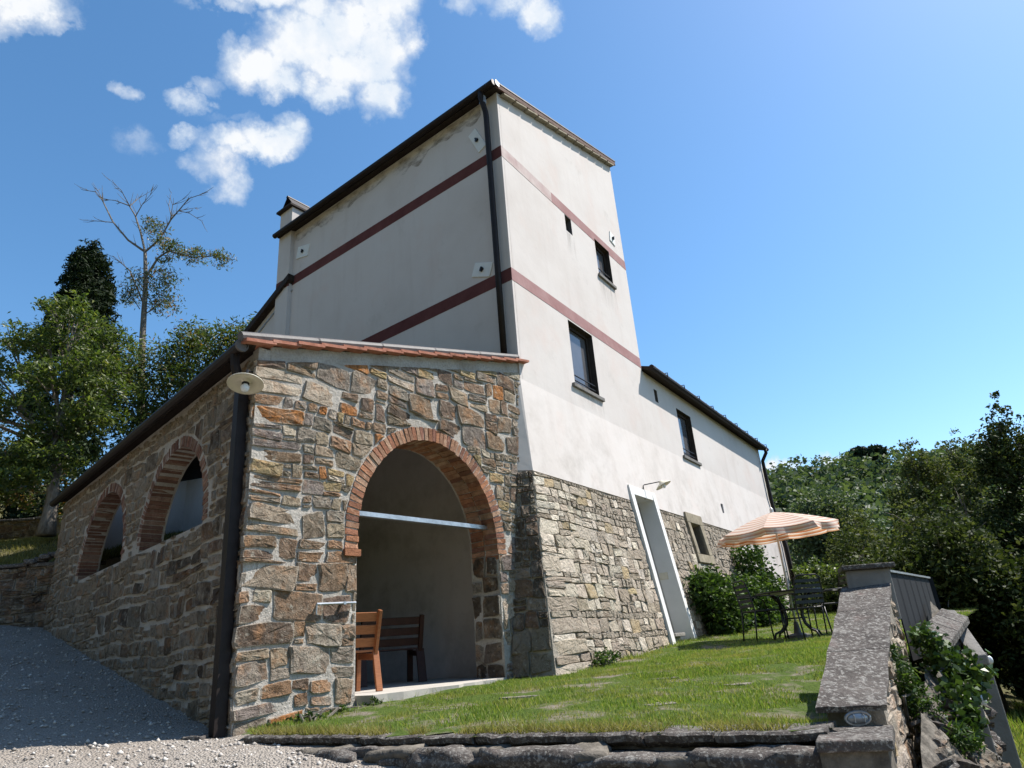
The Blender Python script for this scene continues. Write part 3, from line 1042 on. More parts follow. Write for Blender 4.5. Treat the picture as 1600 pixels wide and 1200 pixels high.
# closed backs
T2 = C0 + dR * S_T
for a, b in ((C0 + dL * 6.68, T2 + dL * 6.3), ):
    mb.quad(a + Z * 5, b + Z * 5, b + Z * 11.15, a + Z * 9.55)
mb.poly([T2 + Z * 4, T2 + dL * 6.3 + Z * 4, T2 + dL * 6.3 + Z * 11.15, T2 + Z * 11.15])
E2 = C0 + dR * S_W
mb.poly([E2 + Z * -0.6, E2 + dL * 6.5 + Z * -0.6, E2 + dL * 6.5 + Z * 5.5, E2 + dL * 3.2 + Z * 6.6, E2 + Z * 5.5])
mb.quad(E2 + dL * 6.5 + Z * -0.6, C0 + dL * 11 + Z * -0.6, C0 + dL * 11 + Z * 5.5, E2 + dL * 6.5 + Z * 5.5)
walls = part('plaster_wall', mb, MT['plaster'], house)
# chimney pilaster at the rear corner
mb = MB()
for (z0, z1) in ((6.5, 10.22),):
    a = C0 + dL * 6.24 + nLo * 0.10
    b = C0 + dL * 6.72 + nLo * 0.10
    mb.loft([[a + Z * z0, b + Z * z0, b - nLo * 0.62 + Z * z0, a - nLo * 0.62 + Z * z0], [a + Z * z1, b + Z * z1, b - nLo * 0.62 + Z * z1, a - nLo * 0.62 + Z * z1]])
chim = part('chimney', mb, MT['plaster'], house)
mb = MB()
ca = C0 + dL * 6.48 - nLo * 0.20
M3 = Matrix((dL, nLo, Z)).transposed()
mb.box(ca + Z * 10.25, 0.60, 0.78, 0.05, M=M3)
part('chimney_slab', mb, MT['darkwood'], chim)
mb = MB()
for sgn in (-1, 1):
    for (w_, z_) in ((0.25, 0.0), (0.20, -0.05)):
        mb.quad(ca + dL * w_ * sgn + nLo * 0.30 + Z * (10.29 + z_), ca + dL * w_ * sgn - nLo * 0.30 + Z * (10.29 + z_), ca + dL * 0.02 * sgn - nLo * 0.30 + Z * (10.62 + z_), ca + dL * 0.02 * sgn + nLo * 0.30 + Z * (10.62 + z_))
mb.tube([ca + nLo * 0.31 + Z * 10.62, ca - nLo * 0.31 + Z * 10.62], 0.04, 8)
part('chimney_cap', mb, MT['copper'], chim)


# painted bands
def band_front(name, s0, s1, z0, z1, m):
    b = MB()
    b.loft([[C0 + dR * s0 + Z * z0 + nR * d for d in (0.004, -0.02)] + [C0 + dR * s0 + Z * z1 + nR * d for d in (-0.02, 0.004)],
            [C0 + dR * s1 + Z * z0 + nR * d for d in (0.004, -0.02)] + [C0 + dR * s1 + Z * z1 + nR * d for d in (-0.02, 0.004)]])
    return part(name, b, m, house)


def band_side(name, s0, s1, z0, z1, m, out=0.0):
    b = MB()
    b.loft([[C0 + dL * s + Z * z + nLo * (d + out) for z, d in ((z0, 0.004), (z0, -0.02), (z1, -0.02), (z1, 0.004))] for s in (s0, s1)])
    return part(name, b, m, house)


band_front('painted_band', 0.0, S_T, 5.585, 5.82, MT['band_f'])
band_front('painted_band', 0.0, 1.7, 8.095, 8.33, MT['band_b'])
band_front('painted_band', 1.7, W2[0] - 0.003, 8.095, 8.33, MT['band_f'])
band_front('painted_band', W2[2] + 0.003, S_T, 8.095, 8.33, MT['band_f'])
band_front('painted_band', W2[0] - 0.003, W2[2] + 0.003, 8.175, 8.33, MT['band_f'])
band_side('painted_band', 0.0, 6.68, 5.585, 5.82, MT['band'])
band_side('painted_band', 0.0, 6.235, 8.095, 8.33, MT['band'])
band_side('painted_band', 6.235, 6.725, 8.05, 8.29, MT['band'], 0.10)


# windows
def window(w, frame_t=0.07, depth=0.10, sill=None, bars=0, rail=False, lower=False):
    s0, z0, s1, z1 = w
    base = C0 + nR * (0.12 if lower else 0.0)
    P = lambda s, z, d: base + dR * s + Z * z - nR * d
    b = MB()
    for (a0, b0, a1, b1) in ((s0, z0, s0 + frame_t, z1), (s1 - frame_t, z0, s1, z1), (s0 + frame_t, z0, s1 - frame_t, z0 + frame_t), (s0 + frame_t, z1 - frame_t, s1 - frame_t, z1)):
        b.loft([[P(a0, b0, depth), P(a1, b0, depth), P(a1, b0, depth + 0.06), P(a0, b0, depth + 0.06)], [P(a0, b1, depth), P(a1, b1, depth), P(a1, b1, depth + 0.06), P(a0, b1, depth + 0.06)]])
    for k in range(bars):
        sm = s0 + (s1 - s0) * (k + 1) / (bars + 1)
        b.bar(P(sm, z0 + frame_t, depth + 0.03), P(sm, z1 - frame_t, depth + 0.03), 0.05, 0.05, up=tuple(nR))
    wf = part('window', b, MT['darkwood'], house)
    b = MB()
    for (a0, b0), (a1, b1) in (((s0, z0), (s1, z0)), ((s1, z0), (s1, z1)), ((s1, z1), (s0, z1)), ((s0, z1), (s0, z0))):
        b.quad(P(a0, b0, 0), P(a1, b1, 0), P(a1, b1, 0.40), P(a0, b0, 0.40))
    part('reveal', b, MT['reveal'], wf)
    b = MB()
    b.quad(P(s0 + 0.02, z0 + 0.02, depth + 0.035), P(s1 - 0.02, z0 + 0.02, depth + 0.035), P(s1 - 0.02, z1 - 0.02, depth + 0.035), P(s0 + 0.02, z1 - 0.02, depth + 0.035))
    part('pane', b, MT['glass'], wf)
    if sill:
        b = MB()
        z = z0 - 0.004
        b.loft([[P(s, z - 0.07, -0.05), P(s, z - 0.07, 0.2), P(s, z, 0.2), P(s, z, -0.05)] for s in (s0 - sill, s1 + sill)])
        part('sill', b, MT['grey_sill'], wf, bevel=0.006)
    if rail:
        b = MB()
        for k in range(2):
            b.tube([P(s0 + 0.02, z0 + 0.12 + 0.10 * k, 0.05), P(s1 - 0.02, z0 + 0.12 + 0.10 * k, 0.05)], 0.012, 6)
        part('rail', b, MT['iron'], wf)
    return wf


window(W1, sill=0.11, rail=True)
window(W2, sill=0.05, rail=True)
window(WW, sill=0.10, rail=True)
window((11.05, 1.58, 11.62, 2.10), sill=0.03, bars=1, lower=True)
for w in (SL1, SL2):
    s0, z0, s1, z1 = w
    b = MB()
    b.quad(*[C0 + dR * s + Z * z - nR * 0.22 for s, z in ((s0, z0), (s1, z0), (s1, z1), (s0, z1))])
    for (a0, b0), (a1, b1) in (((s0, z0), (s1, z0)), ((s1, z0), (s1, z1)), ((s1, z1), (s0, z1)), ((s0, z1), (s0, z0))):
        b.quad(*[C0 + dR * a + Z * z - nR * d for a, z, d in ((a0, b0, 0), (a1, b1, 0), (a1, b1, 0.22), (a0, b0, 0.22))])
    part('slit_window', b, MT['zinc'], house)
b = MB()
b.box(C0 + dR * 8.88 + Z * 2.92 + nR * (oR(2.92) + 0.004), 0.10, 0.03, 0.22, M=Matrix((dR, nR, Z)).transposed())
part('vent_cover', b, MT['zinc'], house, bevel=0.004)


# anchor pads
def pad(base, du, n, s, z, w, h, rot):
    m = Matrix((du, n, Z)).transposed() @ Matrix.Rotation(R(rot), 3, 'Y')
    b = MB()
    c = base + du * s + Z * z
    b.box(c + n * 0.004, w, 0.03, h, M=m)
    p = part('anchor_pad', b, MT['pad'], house, bevel=0.005)
    b = MB()
    b.box(c + n * 0.03, 0.07, 0.03, 0.04, M=m)
    b.box(c + n * 0.04, 0.03, 0.04, 0.08, M=m)
    part('anchor_bolt', b, MT['iron'], p)


pad(C0, dL, nLo, 0.52, 8.75, 0.20, 0.56, 24)
pad(C0, dL, nLo, 5.86, 8.83, 0.46, 0.30, -14)
pad(C0, dL, nLo, 0.60, 6.03, 0.42, 0.26, -22)
pad(C0, dR, nR, 4.50, 8.68, 0.26, 0.28, 12)

# roofs
RA = Vector((0, 0, 0))
TP = lambda s, l, z: C0 + dR * s + dL * l + Z * z
sl = (11.15 - 9.55) / S_T
b = MB()
b.hexa([TP(-0.16, -0.07, 9.57 - 0.16 * sl), TP(S_T + 0.15, -0.07, 9.57 + (S_T + 0.15) * sl), TP(S_T + 0.22, 6.9, 9.56 + (S_T + 0.22) * sl), TP(-0.16, 6.72, 9.57 - 0.16 * sl),
        TP(-0.16, -0.07, 9.66 - 0.16 * sl), TP(S_T + 0.15, -0.07, 9.66 + (S_T + 0.15) * sl), TP(S_T + 0.22, 6.9, 9.70 + (S_T + 0.22) * sl), TP(-0.16, 6.72, 9.66 - 0.16 * sl)])
roof = part('tower_roof', b, MT['darkwood'], house)
b = MB()
n_t = 17
for k in range(n_t):
    l = 0.25 + k * 0.40
    b.tube([TP(-0.20, l, 9.67 - 0.20 * sl), TP(1.2, l, 9.69 + 1.2 * sl)], 0.055, 8)
part('ridge_tiles', b, MT['copper'], roof)
b = MB()
b.tube([TP(-0.22, -0.10, 9.56), TP(-0.22, 6.76, 9.56)], 0.06, 10)
gut = part('gutter', b, MT['copper'], roof, smooth=False)
b = MB()
b.box(TP(-0.12, -0.11, 9.60), 0.11, 0.02, 0.10, M=Matrix((dR, nR, Z)).transposed())
part('gutter_end', b, MT['steel'], roof)
b = MB()
b.bar(TP(-0.14, -0.085, 9.61 - 0.14 * sl), TP(S_T + 0.15, -0.085, 9.61 + (S_T + 0.15) * sl), 0.03, 0.10)
part('verge_board', b, MT['darktile'], roof)
b = MB()
b.bar(TP(-0.14, -0.06, 9.675 - 0.14 * sl), TP(S_T + 0.17, -0.06, 9.675 + (S_T + 0.17) * sl), 0.10, 0.025)
part('verge_flashing', b, MT['zinc'], roof)
for k in range(12):
    b = MB()
    s = 0.1 + k * 0.42
    b.bar(TP(s, -0.06, 9.50 + s * sl), TP(s + 0.38, -0.06, 9.50 + (s + 0.38) * sl + 0.02), 0.10, 0.035)
    part('verge_tile', b, MT['sandstone'], roof)
# tower downpipe
b = MB()
dp = lambda z, o: C0 + dL * 0.20 + nLo * o + Z * z
b.tube([dp(9.52, 0.22), dp(9.40, 0.22), dp(9.15, 0.11), dp(9.0, 0.10), dp(6.0, 0.10), dp(4.2, 0.10)], 0.052, 10)
part('downpipe', b, MT['copper'], house, smooth=True)
b = MB()
b.box(dp(9.38, 0.17), 0.10, 0.08, 0.16, M=M3)
part('pipe_bracket', b, MT['steel'], house)
# wing roof
wz = 5.50
b = MB()
b.hexa([TP(S_T + 0.02, -0.20, wz), TP(S_W + 0.25, -0.20, wz), TP(S_W + 0.25, 3.3, wz + 1.15), TP(S_T + 0.02, 3.3, wz + 1.15),
        TP(S_T + 0.02, -0.20, wz + 0.08), TP(S_W + 0.25, -0.20, wz + 0.08), TP(S_W + 0.25, 3.3, wz + 1.27), TP(S_T + 0.02, 3.3, wz + 1.27)])
b.hexa([TP(S_T + 0.02, 6.7, wz), TP(S_W + 0.25, 6.7, wz), TP(S_W + 0.25, 3.3, wz + 1.15), TP(S_T + 0.02, 3.3, wz + 1.15),
        TP(S_T + 0.02, 6.7, wz + 0.12), TP(S_W + 0.25, 6.7, wz + 0.12), TP(S_W + 0.25, 3.3, wz + 1.27), TP(S_T + 0.02, 3.3, wz + 1.27)])
wroof = part('wing_roof', b, MT['darkwood'], house)
b = MB()
b.tube([TP(S_T + 0.0, -0.24, wz + 0.04), TP(S_W + 0.20, -0.24, wz + 0.02)], 0.06, 10)
part('gutter', b, MT['copper'], wroof)
b = MB()
for k in range(9):
    s = S_T + 0.8 + k * 1.05
    b.tube([TP(s, -0.305, wz + 0.03), TP(s, -0.305, wz + 0.12), TP(s, -0.22, wz + 0.13)], 0.012, 5)
part('gutter_hooks', b, MT['iron'], wroof)
b = MB()
for k in range(22):
    s = S_T + 0.25 + k * 0.42
    b.tube([TP(s, -0.23, wz + 0.085), TP(s, 1.2, wz + 0.60)], 0.05, 8)
part('roof_tiles', b, MT['copper'], wroof)
b = MB()
ep = lambda z, o: C0 + dR * (S_W - 0.08) + nR * o + Z * z
b.tube([ep(5.5, 0.24), ep(5.36, 0.24), ep(5.12, 0.08), ep(4.9, 0.08), ep(3.6, 0.09), ep(2.3, 0.22), ep(0.2, 0.22)], 0.055, 10)
part('downpipe', b, MT['copper'], house, smooth=True)
# rear roof rake beside the loggia roof
b = MB()
rk = lambda l, z, o: C0 + dL * l + nLo * o + Z * z
b.hexa([rk(6.16, 8.16, 0.16), rk(11.3, 5.72, 0.16), rk(11.3, 5.72, -5), rk(6.16, 8.16, -0.4), rk(6.16, 8.32, 0.16), rk(11.3, 5.88, 0.16), rk(11.3, 5.88, -5), rk(6.16, 8.32, -0.4)])
part('rear_roof', b, MT['darkwood'], house)
b = MB()
b.bar(rk(6.20, 7.96, 0.012), rk(11.2, 5.58, 0.012), 0.03, 0.03)
part('rake_flashing', b, MT['steel'], house)
# dirt line below the tower gutter
b = MB()
rng = random.Random(5)
pts_t, pts_b = [], []
for k in range(60):
    l = 0.4 + k * 5.8 / 59
    pts_t.append(C0 + dL * l + nLo * 0.003 + Z * 9.53)
    pts_b.append(C0 + dL * l + nLo * 0.003 + Z * (9.30 - 0.34 * abs(mnoise.fractal(Vector((l * 1.3, 0, 2)), 1, 2, 5)) - rng.random() * 0.03))
b.grid([pts_t, pts_b])
part('damp_stain', b, MT['dirt'], house)

# rain streaks below sills, band and verge
for (s0, s1, z0, z1) in ((1.72, 2.86, 3.86, 4.19), (3.44, 4.24, 6.5, 7.20), (2.15, 2.5, 7.1, 7.68)):
    b = MB()
    b.quad(*[C0 + dR * s_ + Z * z_ + nR * 0.003 for s_, z_ in ((s0, z0), (s1, z0), (s1, z1), (s0, z1))])
    part('rain_streak', b, MT['streak'], house)

# dark timber screen beyond the wing end
b = MB()
sc0 = C0 + dR * (S_W + 0.30) + nR * 0.10
for k in range(3):
    b.bar(sc0 + dR * (0.14 * k) + Z * -0.2, sc0 + dR * (0.14 * k) + Z * 2.6, 0.12, 0.08, up=tuple(nR))
scr = thing('timber_screen', 'dark brown timber screen standing against the far end of the white wing', 'screen', sc0)
part('boards', b, MT['darkwood'], scr)

# ------------------------------------------------------------------ battered stone base
ZB = -0.62


def bp(s, z, d=0.0):
    return C0 + dR * s + Z * z + nR * (oR(z) - 0.02 + d) + (nLo * (oL(z)) if s < 1e-6 else Vector((0, 0, 0)))


b = MB()
FW = (6.08, 1.58, 6.67, 2.25)
SO0, SO1 = 3.22, 4.41
Tl = Vector((0, -0.149, 1.0))
def tess(out, hol, fn):
    loops = [out] + hol
    flat = [p for l in loops for p in l]
    i0 = len(b.v)
    b.v.extend([fn(*p) for p in flat])
    for t in tessellate_polygon([[Vector((p[0], p[1], 0)) for p in l] for l in loops]):
        b.f.append(tuple(i0 + i for i in t))
    for l in loops:
        for i in range(len(l)):
            p, q = l[i], l[(i + 1) % len(l)]
            b.quad(fn(*p), fn(*q), fn(*q, -0.5), fn(*p, -0.5))


tess([(0.0, ZB), (SO0, ZB), (SO0, 2.37), (0.0, 2.37)], [], bp)
tess([(SO1, ZB), (9.42, ZB), (9.42, 2.37), (SO1, 2.37)], [rect(*FW)], bp)
# left return face, beside the loggia
LGB = lambda z: B0 + dF * (-0.05 - (3.85 - z) * 0.125 - (max(0, 2.37 - z) * 0.03)) + Z * z
zs_ = [ZB + (2.365 - ZB) * k / 14 for k in range(15)]
for za_, zb_ in zip(zs_, zs_[1:]):
    b.quad(LGB(za_), bp(0, za_), bp(0, zb_), LGB(zb_))
base = part('stone_base', b, MT['joint'], house)
PB = lambda a, z, d: C0 + dR * a + Z * z + nR * (oR(min(z, 2.37)) - 0.02 + d * 0.98) + nLo * (oL(z) * max(0.0, 1 - a / 0.25)) + Z * d * 0.14
rng = random.Random(11)
cells = stone_cells(rng, 0.0, SO0, -0.55, 2.36, (0.08, 0.21), (0.7, 1.8), quoin=(0.27, 0), psplit=0.3)
queue_stones(21, base, PB, cells, 0.005, 0.085, (0.01, 0.016, 0.4), (-0.01, SO0 - 0.01, -0.6, 2.355), PAL_BASE, 0.019, owner='house')
def fixw(p):
    cx = sum(q[0] for q in p) / len(p)
    cy = sum(q[1] for q in p) / len(p)
    if 5.92 < cx < 6.86 and 1.42 < cy:
        return None
    r = []
    for (x, y) in p:
        if 5.88 < x < 6.90 and y > 1.38:
            if cx < 5.92:
                x = 5.88
            elif cx > 6.86:
                x = 6.90
            else:
                y = 1.38
        r.append((x, y))
    return r


cells = stone_cells(rng, SO1, 9.40, -0.1, 2.36, (0.08, 0.20), (0.7, 1.8), psplit=0.3)
queue_stones(22, base, PB, cells, 0.005, 0.085, (0.01, 0.016, 1.4), (SO1 + 0.01, 9.40, -0.2, 2.355), PAL_BASE, 0.019, fix=fixw, owner='house')
# return face stones
def PLf(a, z, d):
    p0, p1 = LGB(z), bp(0, z)
    v = p1 - p0
    nn = Z.cross(v).normalized()
    nn = nn if nn.dot(nLo) > 0 else -nn
    return p0 + v * a + nn * d
cells = stone_cells(random.Random(29), 0.0, 0.6, -0.55, 2.35, (0.14, 0.28), (0.8, 1.7), quoin=(0, 0))
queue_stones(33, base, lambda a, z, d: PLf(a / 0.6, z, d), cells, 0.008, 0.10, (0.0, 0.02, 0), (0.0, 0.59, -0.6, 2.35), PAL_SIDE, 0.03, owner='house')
flush_stones('house')

# door recess with white surround following the batter
b = MB()
def bpd(s, z, d):
    return C0 + dR * s + Z * z + nR * (oR(min(z, 2.66)) + d)


def strip(b, s0, s1, z0, z1, d0, d1):
    b.loft([[bpd(s, z0, d0), bpd(s, z0, d1), bpd(s, z1, d1), bpd(s, z1, d0)] for s in (s0, s1)])


strip(b, SO0, D0, -0.3, 2.66, -0.3, 0.03)
strip(b, D1, SO1, -0.3, 2.66, -0.3, 0.03)
strip(b, D0, D1, DT, 2.66, -0.3, 0.03)
door = part('door_surround', b, MT['white'], house)
b = MB()
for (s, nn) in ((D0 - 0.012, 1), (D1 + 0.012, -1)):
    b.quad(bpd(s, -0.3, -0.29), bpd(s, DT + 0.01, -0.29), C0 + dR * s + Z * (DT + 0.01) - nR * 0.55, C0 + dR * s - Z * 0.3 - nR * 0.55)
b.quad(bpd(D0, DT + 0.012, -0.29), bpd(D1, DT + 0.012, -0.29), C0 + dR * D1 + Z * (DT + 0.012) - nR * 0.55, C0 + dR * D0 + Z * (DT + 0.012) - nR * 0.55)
part('door_reveal', b, MT['shade_grey_plaster'], house)  # recess shade put into the colour, greyer than the white surround
b = MB()
b.quad(*[C0 + dR * s + Z * z - nR * 0.5 for s, z in ((D0, -0.3), (D1, -0.3), (D1, DT), (D0, DT))])
part('door', b, MT['zinc'], house)
b = MB()
b.box(C0 + dR * (D0 + 0.38) + Z * 0.04 + nR * 0.30, 0.46, 0.34, 0.06, M=Matrix((dR, nR, Z)).transposed())
b.box(C0 + dR * (D0 + 0.40) + Z * -0.12 + nR * 0.28, 0.24, 0.26, 0.26, M=Matrix((dR, nR, Z)).transposed())
bench = thing('stone_bench', 'low pale stone bench inside the foot of the white door recess', 'seat', C0 + dR * (D0 + 0.38) + nR * 0.3)
part('block', b, MT['concrete'], bench, bevel=0.01)
b = MB()
b.box(C0 + dR * (D1 - 0.006) + Z * 1.08 + nR * 0.12, 0.02, 0.16, 0.12, M=Matrix((dR, nR, Z)).transposed())
part('switch_plate', b, MT['enamel'], house)
# stone-framed base window
b = MB()
for (s0, z0, s1, z1) in ((5.90, 2.25, 6.90, 2.47), (5.90, 1.40, 6.90, 1.58), (5.92, 1.58, 6.08, 2.25), (6.67, 1.58, 6.86, 2.25)):
    b = MB()
    b.loft([[PB(s, z0, 0.055), PB(s, z0, -0.2), PB(s, z1, -0.2), PB(s, z1, 0.055)] for s in (s0, s1)])
    part('frame_stone', b, MT['sandstone'], house, bevel=0.01)
b = MB()
b.quad(*[PB(s, z, -0.12) for s, z in ((6.05, 1.55), (6.70, 1.55), (6.70, 2.28), (6.05, 2.28))])
part('pane', b, MT['glass'], house)
# lamp over the door
lp = FP(4.02, 2.72)
lamp = thing('door_lamp', 'white enamel shade lamp on a bent arm above the white door recess', 'lamp', lp, 'enamel wall lamps')
b = MB()
q = lambda s, z, o: C0 + dR * (s - 0.09) + Z * (z - 0.14) + nR * (oR(2.76) + o)
b.tube([q(4.02, 2.62, 0.02), q(4.02, 2.88, 0.02), q(4.03, 2.90, 0.04), q(4.25, 2.95, 0.26)], 0.010, 6)
part('arm', b, MT['iron'], lamp)
b = MB()
lc = q(4.27, 2.93, 0.30)
ax = Vector((-0.45, 0.1, 1)).normalized()
b.lathe(lc, [(0.03, 0.04), (0.05, 0.0), (0.16, -0.06), (0.163, -0.07), (0.15, -0.065), (0.04, -0.015), (0.02, -0.015)], 24, ax)
part('shade', b, MT['enamel'], lamp, smooth=True)
b = MB()
b.lathe(lc, [(0.02, -0.02), (0.035, -0.05), (0.038, -0.09), (0.02, -0.12), (0.001, -0.12)], 12, ax)
part('bulb', b, MT['bulb'], lamp, smooth=True)

# ------------------------------------------------------------------ loggia
log = thing('stone_loggia', 'rubble stone loggia with brick arches leaning against the tower', 'loggia', K0)
AC, ARX, ARZ, ASP = -1.90, 1.14, 1.26, 1.24
SL_ = 0.244
vtop = lambda s: 3.03 + (s + 4.41) * SL_


def arch_pts(c, rx, rz, zs, n, z0):
    pts = [(c - rx, z0)] + [(c - rx * math.cos(math.pi * k / n), zs + rz * math.sin(math.pi * k / n)) for k in range(n + 1)] + [(c + rx, z0)]
    return pts


b = MB()
rb = 0.0
out = [(-4.17, -0.75)] + arch_pts(AC, ARX + rb, ARZ + rb, ASP, 40, -0.75) + [(0.02, -0.75), (0.02, vtop(0.02)), (-4.17, vtop(-4.17))]
prism_holes(b, B0, dF, Z, nF, out, [], 0.48)
cq = [K0, K0 + dF * 0.14, K0 + dF * 0.14 - nF * 0.30, K0 + dG * 0.14 - nG * 0.30, K0 + dG * 0.14]
b.loft([[p + Z * -0.75 for p in cq], [p + Z * (vtop(-4.30) - 0.01) for p in cq]])
fwall = part('front_wall', b, MT['mortar'], log)
b = MB()
SZ = 1.455
WA = (2.14, 1.04, 1.05)
WB = (5.00, 1.10, 1.12)
def winloop(w):
    c, rx, rz = w
    p = arch_pts(c, rx, rz, SZ + 0.02, 32, SZ)
    return p[::-1]


def arch_wall(b, a0, a1, zb, zt, c, rx, rz, zs, z0, depth):
    P = lambda a, z, d=0.0: K0 + dG * a + Z * z - nG * d
    ap = arch_pts(c, rx, rz, zs, 32, z0)
    for d in (0.0, depth):
        b.quad(P(a0, zb, d), P(c - rx, zb, d), P(c - rx, zt, d), P(a0, zt, d))
        b.quad(P(c + rx, zb, d), P(a1, zb, d), P(a1, zt, d), P(c + rx, zt, d))
        b.quad(P(c - rx, zb, d), P(c + rx, zb, d), P(c + rx, z0, d), P(c - rx, z0, d))
        for (x0, y0), (x1, y1) in zip(ap[1:-2], ap[2:-1]):
            b.quad(P(x0, y0, d), P(x1, y1, d), P(x1, zt, d), P(x0, zt, d))
    for q0, q1 in zip(ap, ap[1:] + ap[:1]):
        b.quad(P(*q0), P(*q1), P(*q1, depth), P(*q0, depth))
    b.quad(P(a0, zt), P(a1, zt), P(a1, zt, depth), P(a0, zt, depth))


arch_wall(b, 0.13, 3.60, -0.8, 3.02, *WA, SZ + 0.02, SZ, 0.27)
arch_wall(b, 3.60, 7.9, -0.6, 3.02, *WB, SZ + 0.02, SZ, 0.27)
swall = part('side_wall', b, MT['mortar'], log)
# closing wall at the back, floor and roof
b = MB()
e = K0 + dG * 7.9
bk = C0 + dL * 10.2
b.quad(e + Z * -0.5, bk + Z * -0.5, bk + Z * 6, e + Z * 3.0)
part('back_wall', b, MT['plaster'], log)
PF = lambda a, z, d: B0 + dF * a + Z * z + nF * d
PG = lambda a, z, d: K0 + dG * a + Z * z + nG * d


def fix_arch(c, rx, rz, zs, zbot, topf, gap):
    def f(p):
        cx = sum(q[0] for q in p) / len(p)
        cy = sum(q[1] for q in p) / len(p)
        def inside(x, y, k=0.0):
            X, Zr = rx + k, rz + k
            if y >= zs:
                return ((x - c) / X) ** 2 + ((y - zs) / Zr) ** 2 < 1
            return y > zbot and abs(x - c) < X
        if inside(cx, cy):
            return None
        r = []
        for (x, y) in p:
            if inside(x, y, gap):
                if cy < zbot + 0.02:
                    y = zbot - 0.004
                elif y >= zs:
                    X, Zr = rx + gap, rz + gap
                    k = math.sqrt(((x - c) / X) ** 2 + ((y - zs) / Zr) ** 2) + 1e-6
                    x, y = c + (x - c) / k, zs + (y - zs) / k
                else:
                    x = c + math.copysign(rx + gap, cx - c)
            if topf:
                y = min(y, topf(x))
            r.append((x, y))
        return r
    return f


rng = random.Random(42)
RT = 0.165
cells = stone_cells(rng, -4.325, 0.0, -0.62, 4.05, (0.10, 0.31), (0.6, 2.0), quoin=(0.46, 0), psplit=0.42)
fa = fix_arch(AC, ARX + RT, ARZ + RT, ASP, -2, lambda x: vtop(x) - 0.16, 0.012)
fj = fix_arch(AC, ARX, ARZ, ASP, -2, None, 0.004)


def fix_front(p):
    cy = sum(q[1] for q in p) / len(p)
    if cy < 1.08:
        return fj(p)
    return fa(p)


cells2 = []
for c in cells:
    cx = (c[0] + c[2]) / 2
    # cells that straddle a jamb are split there so that the jamb gets its own stones
    done = False
    if c[1] < 1.1:
        for jx in (AC - ARX, AC + ARX):
            if c[0] < jx - 0.03 and c[2] > jx + 0.03:
                cells2.append((c[0], c[1], jx, c[3]) if jx < AC else (jx, c[1], c[2], c[3]))
                done = True
        if AC - ARX < cx < AC + ARX and not done:
            done = True
    if not done:
        cells2.append(c)
queue_stones(5, fwall, PF, cells2, 0.011, 0.11, (0.018, 0.028, 2.2), (-4.335, 0.0, -0.66, 4.2), PAL_LOGGIA, 0.018, fix=fix_front, owner='loggia')
cells = stone_cells(random.Random(8), 0.0, 7.88, -0.55, 2.98, (0.11, 0.28), (0.65, 1.7), psplit=0.36)
f1 = fix_arch(WA[0], WA[1] + 0.16, WA[2] + 0.16, SZ, SZ, None, 0.012)
f2 = fix_arch(WB[0], WB[1] + 0.16, WB[2] + 0.16, SZ, SZ, None, 0.012)


def fix_side(p):
    p = f1(p)
    return f2(p) if p else None


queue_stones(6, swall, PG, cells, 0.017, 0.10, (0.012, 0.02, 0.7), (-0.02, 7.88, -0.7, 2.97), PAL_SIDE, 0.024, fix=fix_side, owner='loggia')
# right jamb reveal stones
PJ = lambda a, z, d: B0 + dF * (AC + ARX - d) + Z * z - nF * a
cells = stone_cells(random.Random(18), 0.0, 0.48, -0.35, 1.16, (0.18, 0.32), (0.8, 1.7), psplit=0.15)
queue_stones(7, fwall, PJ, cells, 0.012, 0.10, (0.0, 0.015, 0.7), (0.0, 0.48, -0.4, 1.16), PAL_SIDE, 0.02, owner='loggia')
flush_stones('loggia')

# brick arches
brick_col = [(0.36, 0.165, 0.09), (0.30, 0.135, 0.08), (0.38, 0.21, 0.13), (0.24, 0.115, 0.08), (0.42, 0.27, 0.18), (0.34, 0.19, 0.12)]
brng = random.Random(77)


def brick_mesh(th, rad, dep):
    m = MB()
    j = lambda: brng.uniform(-1, 1) * 0.004
    m.hexa([(sx * th * (0.5 if sz < 0 else 0.54) + j(), sy * dep / 2 + j(), sz * rad / 2 + j()) for sz in (-1, 1) for sx, sy in ((-1, -1), (1, -1), (1, 1), (-1, 1))])
    me = m.mesh('brick')
    me.materials.append(MT['brick'])
    return me


